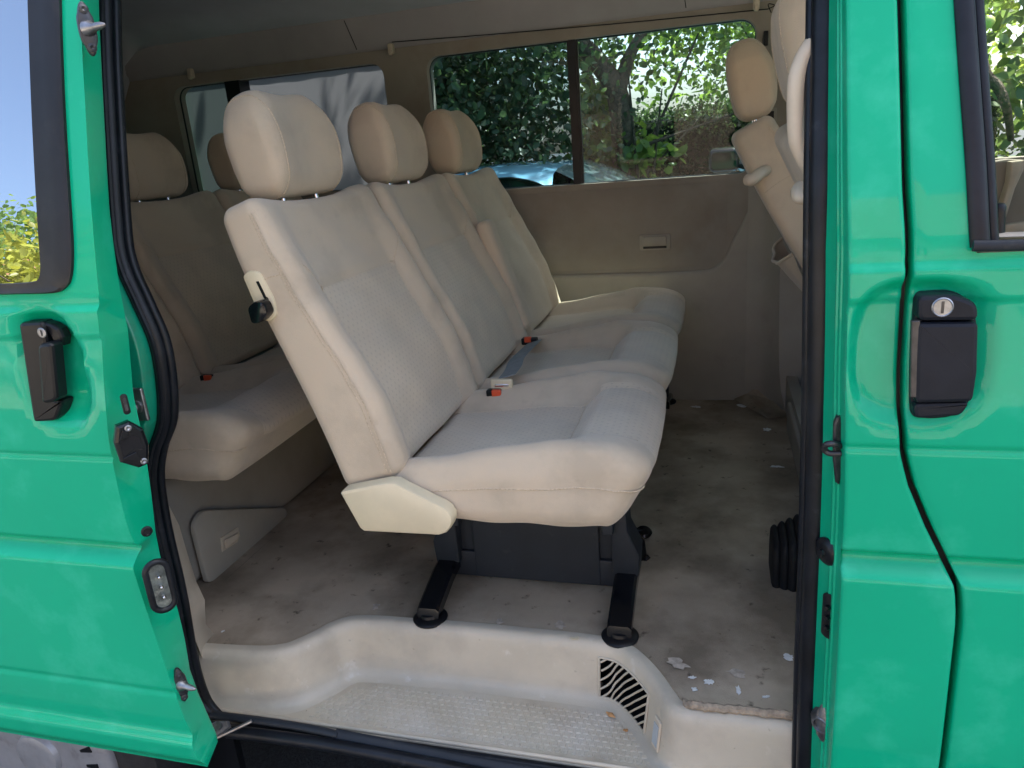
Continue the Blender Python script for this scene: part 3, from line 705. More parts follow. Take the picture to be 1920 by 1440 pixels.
# --- fittings on the jamb
def jy(px,py): 
    return at(px,py,y=.06)
m=MB(); P=[(1562,790),(1568,776),(1576,774),(1579,790),(1579,880),(1574,902),(1566,898),(1561,850)]
m.prism([at(*p,y=.048) for p in P],(-.002,-.014,0),0,.004); 
m.tube(smoothpath([at(1577,836,y=.034),at(1562,832,y=.026),at(1549,834,y=.028),at(1546,843,y=.034),at(1556,850,y=.034),at(1577,850,y=.034)],6),.0042,n=10)
m.build('door_striker',M['darkmetal'],van)
m=MB(); a=at(1546,1035,y=.058); m.lathe(a,(-.75,-.5,0),[(0,-.012),(.019,-.012),(.021,-.003),(.016,.002),(.013,.003),(.006,.004),(.005,.008),(0,.008)],0,22); m.build('rubber_buffer',M['rubber'],van)
m=MB(); P=rrect(0,.016,0,.075,.007,4); o_=at(1543,1188,y=.06)
m.prism([o_+np.array([q[0],-.0+q[0]*-1.0,q[1]]) for q in P],(-.004,-.003,0),0,.001)
for z_ in (.02,.037,.054): m.lathe(o_+np.array([.004,-.012,z_]),(-.7,-.7,0),[(.004,0),(.004,.006),(0,.007)],0,10)
m.build('contact_plate',M['black'],van)
m=MB(); o_=at(1543,1355,y=.055)
m.lathe(o_,(-.55,-.83,0),[(0,-.01),(.022,-.01),(.022,-.004),(.016,.006),(.013,.010),(.011,.010),(.010,.004),(.005,.004),(.004,.0),(0,.0)],0,24)
m.tube([o_+np.array([.008,.0,.045]),o_+np.array([.002,-.005,.02]),o_+np.array([.002,-.005,-.02]),o_+np.array([.008,0,-.045])],[.006,.013,.013,.005],n=12,flat=.5,up=(.83,-.55,0)); m.build('guide_socket',M['metal'],van)
# --- door opening seal, both sides
def sealpath(px,y=.094): return smoothpath([atl(*p,y) for p in px],6)
m=MB(); P=sealpath(seal_px); m.tube(P,.0165,n=16,flat=.9); 
m.tube([p+np.array([-.014,.012,0]) for p in P],.008,n=10); m.tube([p+np.array([.012,-.002,0]) for p in P],.007,n=10)
m.build('door_seal',M['rubber'],van)
sl=[(197,-60),(198,0),(202,150),(217,400),(229,490),(262,568),(292,638),(305,710),(307,785),(289,842),(284,900),(298,990),(326,1110),(350,1240),(372,1310),(398,1345)]
m=MB(); P=sealpath(sl,.082)
m.tube(P,.0150,n=16); m.tube([p+np.array([.015,.006,0]) for p in P],.0085,n=10); m.tube([p+np.array([.004,-.013,0]) for p in P],.005,n=8); m.build('door_seal',M['rubber'],van)
# thin cream edge of the inner window trim behind the left seal
m=MB(); m.tube(smoothpath([atl(*p,.115) for p in ((219,-40),(221,150),(232,330),(244,478))],5),.0035,n=8); m.build('inner_trim_edge',M['cream'],van)
# --- rear quarter of the near side, seen between door and seal
slx=[(p[0],p[2]) for p in P]
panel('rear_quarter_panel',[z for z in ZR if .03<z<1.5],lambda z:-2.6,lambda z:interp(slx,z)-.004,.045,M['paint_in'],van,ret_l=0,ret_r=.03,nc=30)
m=MB(); c=at(262,757,y=.02)
m.box(c-np.array([.016,.004,.03]),c+np.array([.012,.004,.028]),0,r=.003); m.lathe(c+np.array([-.002,-.004,-.004]),(0,-1,0),[(0,0),(.011,0),(.011,.004),(.006,.006),(.005,.010),(0,.010)],0,16); m.build('lock_plate',M['metal'],van)
# --- sliding door, pushed back along the outside
YD=-.10
face_px=[(149,-60),(150,0),(160,200),(172,400),(185,548),(190,600),(200,720),(210,820),(228,920),(243,990),(257,1022),(251,1045),(268,1100),(295,1180),(325,1270),(352,1345),(388,1425),(392,1445)]
fc=[atl(*p,YD) for p in face_px]; fcx=[(p[0],p[2]) for p in fc]; fx=lambda z:interp(fcx,z)
zbot=at(388,1436,y=YD)[2]
def dext(x,z):
    y=-.012*ss(zbot+.075,zbot+.052,z)+.010*ss(zbot+.028,zbot+.0,z)
    y+=.0022*math.exp(-((z-.115)/.006)**2)
    c=hdl; d=((abs(x-c[0]+.0)/.062)**3+(abs(z-c[2])/.098)**3)**(1/3); y+=.022*ss(1,.72,d)
    return y
hdl=at(102,690,y=YD)
ZR2=[z for z in ZR if zbot<z<1.42]; ZR2=sorted(set([round(zbot,4)]+ZR2+[round(v,4) for v in np.arange(zbot+.004,zbot+.09,.005)]+[round(v,4) for v in np.arange(.10,.13,.003)]))
wg=[atl(*p,YD-.003) for p in ((113,-60),(113,0),(120,200),(131,380),(136,470),(133,520),(122,540),(102,549),(40,551),(0,552),(-60,552))]
wzb=wg[9][2]; wxr=lambda z:interp([(p[0],p[2]) for p in wg[:6]],z)
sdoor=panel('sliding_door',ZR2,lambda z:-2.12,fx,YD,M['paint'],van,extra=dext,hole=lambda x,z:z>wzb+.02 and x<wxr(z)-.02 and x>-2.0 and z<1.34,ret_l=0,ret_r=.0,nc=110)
# window surround and glass
inn=[atl(*p,YD-.003) for p in ((52,-60),(53,0),(60,200),(69,380),(75,470),(77,500),(74,520),(62,527),(30,530),(0,531),(-60,532))]
def band(A,B,dy=.0):
    rows=[]
    for a,b in zip(A,B):
        a=np.array(a);b=np.array(b); rows.append([a+np.array([0,.006,0]),a+np.array([0,-.002,0]),a+(b-a)*.12+np.array([0,-.005,0]),a+(b-a)*.55+np.array([0,-.0035,0]),b+(a-b)*.06+np.array([0,-.0045,0]),b+np.array([0,.004,0])])
    return gridv(rows)
A=smoothpath(wg,6);B=smoothpath(inn,6); A.append(np.array([-2.06,A[-1][1],A[-1][2]]));B.append(np.array([-2.0,B[-1][1],B[-1][2]]))
m=MB(); V,F=band(A,B); m.add(V,F); m.build('window_surround',M['frit'],sdoor)
V=[];F=[];zs=np.linspace(inn[9][2]-.006,1.40,14); bx=[(p[0],p[2]) for p in inn[:7]]
for z in zs: V+=[(-2.01,YD+.001+lean(z)-.004,z),(interp(bx,z)+.008,YD+.001+lean(z)-.004,z)]
for i in range(len(zs)-1):F.append([2*i,2*i+1,2*i+3,2*i+2])
mesh('window_glass',V,F,M['mirrorglass'],sdoor)
# front edge (flange) of the sliding door
fl_px=[(176,-60),(176,0),(190,200),(206,400),(226,548),(240,620),(250,740),(270,830),(283,920),(292,1000),(300,1040),(312,1085),(330,1130),(345,1190),(357,1260),(368,1320),(388,1415),(390,1440)]
fi=[atl(*p,YD+.055) for p in fl_px]; fix=[(p[0],p[2]) for p in fi]; fi_x=lambda z:interp(fix,z)
rows=[]
for z in ZR2:
    a=fx(z);b=fi_x(z); ya=skin(a,z,YD)+dext(a,z); yb=YD+.055+lean(z)
    if b<a-.02:b=a-.02
    row=[(a,ya,z)]
    for (t,off) in ((.06,.004),(.12,.009),(.55,.030),(.60,.036),(.9,.052),(1.0,.058)):
        row.append((a+(b-a)*t,ya+(yb-ya)*t+0*off,z))
    row.append((b-.004,yb+.004,z)); row.append((b-.12,yb+.006,z)); row.append((-2.12,yb+.006,z)); rows.append(row)
V,F=gridv(rows); 
F=[f for f in F if not (np.mean([V[i][0] for i in f])<-1.1 and np.mean([V[i][2] for i in f])>.82)]
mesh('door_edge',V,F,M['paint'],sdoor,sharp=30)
# handle of the sliding door
m=MB(); yb_=YD+.014
P=[(59,600),(66,597),(100,598),(120,605),(133,625),(133,640),(120,645),(118,742),(138,742),(143,752),(128,776),(118,782),(83,782),(80,770)]
m.prism([at(*p,y=yb_) for p in rpoly([(57,599),(98,597),(104,606),(110,640),(114,700),(119,742),(140,742),(126,780),(84,784)],9)],(0,-.022,0),0,.005)
m.prism([at(*p,y=yb_-.001) for p in [(96,599),(112,603),(126,612),(134,628),(132,644),(122,646),(104,618)]],(0,-.016,0),0,.005)
m.prism([at(*p,y=yb_-.018) for p in rpoly([(90,639),(117,637),(127,744),(98,751)],10)],(0,-.020,0),0,.005)
k=at(79,624,y=yb_-.0225); m.lathe(k,(0,-1,0),[(0,0),(.0078,0),(.0078,.001),(.0066,.0016),(0,.001)],1,24); m.box(k+np.array([-.001,-.002,-.0045]),k+np.array([.001,-.0008,.0045]),2)
m.build('door_handle',[M['black'],M['metal'],M['darkmetal']],sdoor,sharp=14)
# fittings on the door edge; ey() is a point on that edge surface
def ey(px,py):
    p=at(px,py,y=YD+.03)
    for _ in range(5):
        z=p[2];a,b=fx(z),fi_x(z); t=(p[0]-a)/(b-a+1e-6); t=min(1.2,max(-.2,t)); p=at(px,py,y=YD+.055*t+lean(z))
    return p
NE=np.array([.80,-.60,0]);TE=np.array([.6,.8,0]);PN=np.array([.985,-.17,.02])
def guide_pin(c,name='guide_pin'):
    m=MB()
    prf=[]
    for k in range(28):
        q=2*math.pi*k/28; prf.append(c+TE*.011*math.cos(q)*(1.0 if abs(math.sin(q))<.6 else .85)+np.array([0,0,1])*.034*math.sin(q))
    m.prism(prf,NE*.007,0,.003)
    m.lathe(c+NE*.004,PN,[(0,0),(.011,0),(.009,.007),(.0055,.012),(.005,.026),(.0025,.034),(0,.036)],1,16)
    for s in (-1,1): m.lathe(c+NE*.0065+np.array([0,0,s*.024]),NE,[(0,0),(.006,0),(.006,.002),(.003,.003),(0,.0015)],0,12)
    return m.build(name,[M['darkmetal'],M['metal']],sdoor,sharp=35)
guide_pin(ey(163,55)); guide_pin(at(338,1282,y=YD+.012))
m=MB(); c=ey(244,831); lp=lambda u,v,n_=0: c+TE*u+np.array([0,0,v])+NE*n_
m.prism([lp(*q) for q in [(-.022,.010),(-.014,.034),(.004,.037),(.020,.020),(.023,-.006),(.016,-.036),(.002,-.038),(-.020,-.022)]],NE*.014,0,.005)
m.prism([lp(*q,.0143) for q in [(-.015,.010),(.002,.016),(.012,.010),(.013,-.010),(.0,-.006),(-.014,-.014)]],NE*-.0006,1,0)  # flat patch, shade of the latch recess put into its colour
m.prism([lp(*q,.0145) for q in [(-.016,-.015),(.003,-.010),(.008,-.026),(-.008,-.022)]],NE*.003,0,.001)
m.prism([lp(*q,.0145) for q in [(-.016,.012),(-.008,.028),(.0,.022),(-.004,.014)]],NE*.002,0,.001)
for q in ((.0,.028),(.010,-.028)): m.lathe(lp(*q,.0142),NE,[(0,0),(.0050,0),(.0050,.0025),(.003,.003),(0,.001)],2,12)
m.build('door_latch',[M['blackgloss'],M['hole'],M['metal']],sdoor,smooth=False)
m=MB(); c=ey(235,758); pr=[c+TE*q[0]+np.array([0,0,q[1]]) for q in rrect(-.005,.005,-.016,.016,.0048,5)]; m.prism(pr,NE*.0015,0,.001); m.prism([c+NE*.0016+TE*q[0]+np.array([0,0,q[1]]) for q in rrect(-.0022,.0022,-.010,.010,.002,4)],NE*.001,1,0); m.build('lock_slot',[M['black'],M['darkmetal']],sdoor)
m=MB(); c=ey(275,996); m.lathe(c,NE,[(0,0),(.0085,0),(.0085,.002),(.006,.003),(.005,.0015),(0,.0015)],0,20); m.build('rubber_plug',M['black'],sdoor)
m=MB(); c=ey(299,1096); ring=[c+NE*.006+TE*q[0]*1.0+np.array([0,0,q[1]]) for q in rrect(-.0165,.0165,-.043,.043,.0160,7)]
m.tube(ring,.0052,0,n=10,closed=True); m.prism([p-NE*.003 for p in ring],NE*.004,1,0)
for dz in (.020,.002,-.016): m.lathe(c+np.array([0,0,dz])+NE*.003,NE,[(.003,0),(.003,.014),(.0015,.016),(0,.016)],2,10)
m.build('contact_block',[M['rubber'],M['plate'],M['chrome']],sdoor)
# roller arm joining door and sill
m=MB(); m.prism([at(*p,y=.02) for p in ((376,1402),(374,1372),(408,1353),(430,1352),(434,1364),(405,1385))],(0,-.006,.006),0,.002)
m.tube([at(405,1384,y=.015),at(472,1352,y=.05)],.0035,n=8); m.lathe(at(411,1361,y=.012),(0,-.7,.7),[(0,0),(.008,0),(.008,.006),(0,.006)],0,12); m.build('roller_arm',M['metal'],van)
# --- C pillar trim inside the opening
m=MB(); rows=[]
for (l,r) in [((300,940),(318,950)),((310,990),(336,985)),((322,1050),(352,1040)),((338,1110),(368,1090)),((352,1160),(384,1125)),((362,1190),(386,1170)),((372,1215),(401,1188)),((380,1235),(392,1212))]:
    a=at(*l,y=.105); b=at(*r,y=.19); rows.append([a,a*.5+b*.5+np.array([0,-.012,0]),b,b+np.array([-.05,.03,0])])
V,F=gridv(rows); m.add(V,F); m.build('rear_pillar_trim',M['plast'],van)
# --- rear bench box and storage panel
XB=-1.21
m=MB(); m.box((-1.75,.15,.0),(XB-.012,1.78,.29),0,r=.03); m.build('rear_bench_box',M['boxgrey'],van)
def onx(px,py,x=XB): return at(px,py,x=x)
P=rpoly([(355,985),(372,956),(531,951),(533,968),(500,1000),(440,1052),(396,1090),(382,1092)],14,5)
m=MB(); PP=[onx(*p) for p in P]; m.prism(PP,(.012,0,0),0,.006)
o1=m.build('storage_cover',M['trimg'],van,sharp=30)
m=MB(); m.prism([onx(*p)+np.array([.0125,0,0]) for p in ((404,1008),(438,988),(441,1004),(436,1016),(408,1034))],(.003,0,0),0,.002)
m.prism([onx(*p)+np.array([.017,0,0]) for p in ((409,1012),(433,999),(434,1010),(411,1026))],(.004,0,0),0,.002); m.build('latch',M['plast'],o1,sharp=30)
# --- far side wall with its two window openings
YW=1.80
def wall_with_holes(name,x0,x1,z0,z1,holes,matl,y=YW,parent=van,dep=.045,r=.05):
    """flat wall; each hole is a rounded rectangle with a return into the opening"""
    m=MB(); holes=sorted(holes); cur=x0
    for (hx0,hx1,hz0,hz1) in holes:
        mx0,mx1=hx0-.04,hx1+.04
        m.add([(cur,y,z0),(mx0,y,z0),(mx0,y,z1),(cur,y,z1)],[[0,1,2,3]])
        R=rrect(hx0,hx1,hz0,hz1,r,8); n=len(R); V=[(p[0],y,p[1]) for p in R]
        # bowl edge
        V+=[(p[0]*.0+ (p[0]+(( (hx0+hx1)/2-p[0])*.004)),y+.012,p[1]) for p in R]; V+=[(p[0],y+dep,p[1]) for p in R]
        Fh=[]
        for a in (0,1):
            for i in range(n): Fh.append([a*n+i,a*n+(i+1)%n,(a+1)*n+(i+1)%n,(a+1)*n+i])
        m.add(V,Fh)
        O=[];cx_,cz_=(hx0+hx1)/2,(hz0+hz1)/2
        # outer loop: clamp on rectangle mx0..mx1, z0..z1
        for p in R:
            q=[p[0],p[1]]
            k=R.index(p); side=k//9
            O.append(None)
        per=[]; q=9; cor=[(mx1,z1),(mx0,z1),(mx0,z0),(mx1,z0)]
        for k,p in enumerate(R):
            c=k//q; f=(k%q)/(q-1); C_=cor[c]; first=(c%2==0)   # arc runs side->top on even corners, top->side on odd ones
            e0=(C_[0],p[1]) if first else (p[0],C_[1]); e1=(p[0],C_[1]) if first else (C_[0],p[1])
            per.append(e0 if f<.49 else (C_ if f<.51 else e1))
        V=[(p[0],y,p[1]) for p in R]+[(p[0],y,p[1]) for p in per]; Fh=[]
        for i in range(n):
            j=(i+1)%n
            Fh.append([i,j,n+j,n+i])
        m.add(V,Fh); cur=mx1
    m.add([(cur,y,z0),(x1,y,z0),(x1,y,z1),(cur,y,z1)],[[0,1,2,3]])
    return m.build(name,matl,parent,sharp=35)
W1=(-1.034,.118,.823,1.309); W2=(-2.135,-1.205,.86,1.309); W3=(.44,1.25,.815,1.32)
wall_with_holes('far_wall_trim',-2.55,1.5,.0,1.5,[W1,W2,W3],M['trim'],dep=.069)
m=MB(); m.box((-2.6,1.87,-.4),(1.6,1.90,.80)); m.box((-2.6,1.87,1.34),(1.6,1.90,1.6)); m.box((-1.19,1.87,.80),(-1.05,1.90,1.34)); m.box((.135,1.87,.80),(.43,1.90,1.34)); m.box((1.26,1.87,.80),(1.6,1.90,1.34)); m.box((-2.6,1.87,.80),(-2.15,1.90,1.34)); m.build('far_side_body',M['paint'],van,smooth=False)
def pane(name,x0,x1,z0,z1,y,matl,parent): return mesh(name,[(x0,y,z0),(x1,y,z0),(x1,y,z1),(x0,y,z1)],[[0,1,2,3]],matl,parent,False)
m=MB(); ring=[(p[0],YW+.030,p[1]) for p in rrect(W1[0]-.004,W1[1]+.004,W1[2]-.004,W1[3]+.004,.052,8)]; m.tube(ring,.008,n=8,closed=True)
m.box((-.512,YW+.018,.815),(-.474,YW+.034,1.315)); m.box((-.505,YW+.012,.815),(-.481,YW+.018,1.315))
wf=m.build('side_window_frame',M['rubber'],van)
pane('window_pane',-1.04,-.50,.81,1.32,YW+.036,M['glassL'],wf); pane('window_pane',-.49,.125,.81,1.32,YW+.030,M['glassR'],wf)
m=MB(); ring=[(p[0],YW+.036,p[1]) for p in rrect(W2[0]-.004,W2[1]+.004,W2[2]-.004,W2[3]+.004,.052,8)]; m.tube(ring,.008,n=8,closed=True)
m.box((-1.895,YW+.008,.85),(-1.83,YW+.080,1.315)); wf2=m.build('rear_window_frame',M['black'],van)
# pale sun shades filling the rear side window
rows=[]
for z in np.linspace(.84,1.33,12): rows.append([(x,YW+.084+.0006*math.sin(x*40)+.001*math.sin(x*11+z*3),z) for x in np.linspace(-1.835,-1.20,40)])
V,F=gridv(rows)
def shmat(name,col):
    m=leafmat(name,col,tuple(c*1.0 for c in col),.0); m.node_tree.nodes['Principled BSDF'].inputs['Roughness'].default_value=.9; return m
M['blind']=shmat('pale_blind_cloth',(.17,.18,.195)); M['blind2']=shmat('grey_green_blind_cloth',(.06,.08,.08))
mesh('window_blind',V,F,M['blind'],van)
V,F=gridv([[(x,YW+.085,z) for x in (-2.15,-1.88)] for z in (.84,1.33)]); mesh('window_blind',V,F,M['blind2'],van)
# far cab window
pane('cab_window_pane',.42,1.26,.80,1.33,YW+.04,M['cabglass'],van)
# far wall details: lower plastic, pillar plastic with swept edge, handle recess
sw=[at(*p,y=YW-.008) for p in ((640,530),(1040,516),(1180,512),(1290,508),(1325,505),(1345,496),(1360,480),(1372,455),(1400,400),(1425,345),(1431,325))]
sw=smoothpath(sw,5); sw[0][0]=-2.5
rows=[[p,np.array([p[0]+.0005,YW-.012,p[2]-.004]),np.array([max(p[0],-2.5)+(.004),YW-.013,max(.0,p[2]-.02)]),np.array([max(p[0]+.006,-2.5) if p[2]<.52 else .16+ (p[2]-.5)*.02,YW-.014,.0 if p[2]<.52 else p[2]*0.0])] for p in sw]
m=MB()
low=[p for p in sw]
V=[];F=[]
for p in low: V+=[(p[0],YW-.004,p[2]),(p[0]+.001,YW-.011,p[2]-.005),(p[0]+.004,YW-.012,p[2]-.015)]
n=len(low)
for i in range(n-1):
    for j in range(2): F.append([i*3+j,(i+1)*3+j,(i+1)*3+j+1,i*3+j+1])
m.add(V,F)
poly=[(p[0]+.004,YW-.012,p[2]-.015) for p in low]+[(.36,YW-.012,low[-1][2]-.015),(.36,YW-.012,0.0),(-2.5,YW-.012,0.0)]
m.add(poly,[list(range(len(poly)))]); m.build('lower_side_trim',M['trimg'],van,sharp=60)
# soft padded swell of the upper panel
rows=[]
for k in range(13):
    v=k/12
    rows.append([(x,YW-.002-.016*math.sin(math.pi*min(1,max(0,v)))**.5*nsx if True else 0, .508+(.80-.508)*v) for x,nsx in [(-2.4+ i*(2.43/60), min(1,(60-i)/3)*min(1,i/3)) for i in range(61)]])
V,F=gridv(rows); mesh('side_pad',V,F,M['trim'],van)
m=MB(); c=[(1198,468),(1204,436),(1252,437),(1258,470)]
a=at(1200,470,y=YW-.02);b=at(1257,438,y=YW-.02)
x0,x1,z0,z1=a[0],b[0],a[2],b[2]
m.prism([(q[0],YW-.014,q[1]) for q in rrect(x0,x1,z0,z1,.006,3)],(0,-.008,0),0,.003)
m.prism([(q[0],YW-.0222,q[1]) for q in rrect(x0+.012,x1-.014,z0+.018,z1-.006,.004,3)],(0,-.010,0),0,.003)
m.prism([(q[0],YW-.0222,q[1]) for q in rrect(x0+.012,x1-.014,z0+.006,z0+.014,.001,2)],(0,-.001,0),1,0)
m.build('ashtray',[M['trimg'],M['black']],van,sharp=30)
# trim at the right: swept pillar skirt closing the cabin behind the front seats
rows=[]
for k in range(13):
    z=k/12*.86
    xr=.175+.03*math.exp(-z/.10)-0.0*z; row=[(.10+.0*z,YW-.016,z)]
    for t in (.25,.5,.75,1): row.append((.12+(xr-.09)*t,YW-.016-.11*t*t*(1-.6*z),z))
    row.append((.42,YW-.14+.0*z,z)); rows.append(row)
V,F=gridv(rows); mesh('pillar_skirt',V,F,M['trimg'],van)
m=MB(); m.box((.235,.95,0),(.27,1.70,.13)); m.box((.225,.16,0),(.30,1.5,.10),0,r=.01); m.build('seat_plinth',M['trimg'],van)
# black buckle/belt anchor cover and switch near the far pillar
m=MB(); c=at(1443,216,y=YW-.01); m.box(c-np.array([.022,.012,.022]),c+np.array([.022,.008,.022]),0,r=.004); m.box(c-np.array([.013,.016,.012]),c+np.array([.013,-.010,.012]),1,r=.002); m.build('belt_slot',[M['trimg'],M['black']],van)
m=MB(); c=at(1436,72,y=YW-.012); m.box(c-np.array([.007,.006,.022]),c+np.array([.007,.010,.022]),0,r=.003); m.build('clip',M['black'],van)
# ribbed rubber boot by the front seat plinth
m=MB(); rows=[]; nb=30
for i in range(61):
    t=i/60; x=.118+.125*t; rb=.006*abs(math.sin(t*math.pi*7.5))**.7; h=.085+.060*t+rb*1.4; w_=.055+.035*t+rb
    if i==0: h-=.012; w_-=.012
    row=[]
    for k in range(nb+1):
        q=math.pi*k/nb; c_=math.cos(q); s_=math.sin(q)
        row.append((x,.60+w_*math.copysign(abs(c_)**.28,c_),h*abs(s_)**.28))
    rows.append(row)
V,F=gridv(rows); F.append(list(range(nb+1))); m.add(V,F); m.build('lever_boot',M['bootr'],van,sharp=35)
# --- roof lining, cant rail, rear wall
rows=[]
for x in np.linspace(-2.5,1.4,40):
    e=ss(-2.16,-2.45,x)
    rows.append([(x,y,1.505-.03*ss(.5,.1,y)-.05*ss(1.5,1.80,y)*1.0-.25*e*e) for y in np.linspace(.12,1.80,24)])
V,F=gridv(rows); mesh('headliner',V,F,M['liner'],van)
rows=[]
for x in np.linspace(-2.42,1.4,50):
    e=ss(-2.12,-2.42,x); rows.append([(x,YW-.055+.0*e,1.462-.06*e),(x,YW-.052,1.455-.06*e),(x,YW-.030,1.40-.03*e),(x,YW-.010,1.362),(x,YW-.004,1.352),(x,YW+.004,1.35)])
V,F=gridv(rows); m=MB(); m.add(V,F)
for x in (-1.31,-.12): 
    m.tube([(x,YW-.0555,1.455),(x+.01,YW-.033,1.40),(x+.015,YW-.012,1.36)],.0015,1,n=6)
m.build('cant_rail',[M['cant'],M['black']],van,sharp=50)
m=MB(); a=at(735,79,y=YW-.03);b=at(1440,17,y=YW-.03); P=[a+(b-a)*t-np.array([0,0,.004*math.sin(math.pi*t)]) for t in np.linspace(0,1,24)]
m.tube(P,.0018,n=6); m.tube(smoothpath([b,b+np.array([.02,0,.008]),b+np.array([.0,0,.014]),b+np.array([.01,0,-.012])],5),.0016,n=6); m.build('curtain_cord',M['black'],van)
for p in ((735,92),(1418,8),(360,138)):
    m=MB(); c=at(*p,y=YW-.03); m.box(c-np.array([.010,.02,.018]),c+np.array([.010,.006,.018]),0,r=.006); m.box(c-np.array([.007,.024,.022]),c+np.array([.007,-.006,-.004]),0,r=.004); m.build('cord_clip',M['plast'],van)
# rear wall with tailgate window
m=MB(); m.box((-2.56,.1,-.3),(-2.5,1.86,.86)); m.box((-2.56,.1,1.30),(-2.5,1.86,1.55)); m.box((-2.56,.1,.86),(-2.5,.32,1.30)); m.box((-2.56,1.66,.86),(-2.5,1.86,1.30)); m.build('tailgate',M['trim'],van,smooth=False)
mesh('tailgate_window',[(-2.53,.30,.84),(-2.53,1.68,.84),(-2.53,1.68,1.32),(-2.53,.30,1.32)],[[0,1,2,3]],M['backglass'],van,False)
# near side inner lining behind the opening, and outer roof, floor pan
m=MB(); m.add([(-2.5,.13,0),(-1.12,.13,0),(-1.05,.13,.8),(-.98,.19,1.48),(-2.5,.19,1.48),(-2.5,.13,.8)],[[0,1,2,5],[5,2,3,4]]); m.build('near_side_lining',M['trim'],van,smooth=False)
rows=[]
for x in np.linspace(-2.62,1.55,24): rows.append([(x,y,1.60-.10*((abs(y-.97)/.88)**4)-.1*ss(-2.3,-2.62,x)) for y in np.linspace(.06,1.90,22)])
V,F=gridv(rows); mesh('roof',V,F,M['paint'],van)
m=MB(); m.box((-1.0,.06,1.44),(1.2,.20,1.50),0,r=.01); m.build('roof_rail',M['paint'],van)
m=MB(); m.box((-2.55,.20,-.2),(-1.2,1.86,-.02)); m.box((-1.2,.34,-.2),(1.6,1.86,-.02)); m.box((-1.02,.12,-.165),(.3,.33,-.14)); m.box((.30,.12,-.2),(1.6,.34,-.02)); m.build('floor_pan',M['black'],van,smooth=False)
# cab: dashboard, screen, nose, cab floor, far door trim
m=MB(); m.box((1.25,.12,.30),(1.75,1.78,.72),0,r=.06); m.build('dashboard',M['dgrey'],van)
m=MB(); V,F=gridv([[(1.60-.0,y,.76) for y in (.15,1.78)],[(1.25,y,1.46) for y in (.2,1.74)]]); m.add(V,F); m.build('windscreen',M['glassL'],van)
V,F=rbox((.75,1.84,1.15),.12,.2,4); V=V+np.array([1.80,.95,.22]); V[:,2]-=.18*nss(1.5,2.2,V[:,0])*nss(.3,.8,V[:,2]); mesh('nose',V,F,M['paint'],van)
m=MB(); m.tube([(1.62,.12,.75),(1.25,.17,1.48),(1.25,1.78,1.48),(1.62,1.82,.75)],.03,n=10); m.build('screen_frame',M['black'],van)
m=MB() # far door inner trim with moulded pull
m.prism([at(*p,y=YW-.012) for p in ((1832,306),(1885,297),(1925,300),(2100,290),(2100,520),(1832,520))],(0,-.03,0),0,.01)
m.prism([at(*p,y=YW-.045) for p in ((1888,303),(1914,300),(1912,318),(1896,352),(1880,405),(1868,432),(1852,438),(1870,385),(1884,340))],(0,-.04,0),1,.01)
m.prism([at(*p,y=YW-.044) for p in ((1880,420),(1925,414),(1925,436),(1878,436))],(0,-.02,0),1,.006)
m.build('far_door_trim',[M['trim'],M['plast']],van,sharp=35)
# grab handle behind the passenger seat, on the door pillar
m=MB(); gy=.16
P=smoothpath([at(1552,50,y=gy+.02),at(1524,82,y=gy),at(1503,118,y=gy-.005),at(1493,160,y=gy-.008),at(1493,245,y=gy-.008),at(1500,280,y=gy-.005),at(1522,318,y=gy),at(1552,346,y=gy+.02)],8)
m.tube(P,.0115,n=18); m.build('grab_handle',M['tube'],van)
# --- wheels
def wheel(x,y,label=None):
    m=MB(); R_=.315; prf=[(.20,.02),(.255,.0),(.295,.004),(.312,.02),(.315,.05),(.315,.16),(.30,.19),(.2,.19)]
    m.lathe((x,y,GZ+R_),(0,1,0),prf,0,56); wh=m.build('wheel',M['tyre'],van)
    m=MB(); m.lathe((x,y,GZ+R_),(0,1,0),[(0,-.006),(.045,-.010),(.055,-.006),(.06,.004),(.10,.000),(.135,-.004),(.175,-.002),(.195,.005),(.203,.014),(.205,.03)],0,56)
    for k in range(22):
        q=2*math.pi*k/22; d=np.array([math.cos(q),0,math.sin(q)]); t=np.array([-math.sin(q),0,math.cos(q)]); c=np.array([x,y,GZ+R_])
        m.prism([c+d*.142-t*.003+np.array([0,-.002,0]),c+d*.142+t*.003+np.array([0,-.002,0]),c+d*.172+t*.008+np.array([0,-.001,0]),c+d*.172-t*.008+np.array([0,-.001,0])],(0,-.0035,0),1,0)
    m.build('hubcap',[M['silver'],M['black']],wh)
wheel(-1.50,.06); wheel(1.45,.06); wheel(-1.50,1.68); wheel(1.45,1.68)
m=MB(); m.box((-2.4,.22,-.45),(-1.1,.24,-.1)); m.build('wheel_housing',M['black'],van)
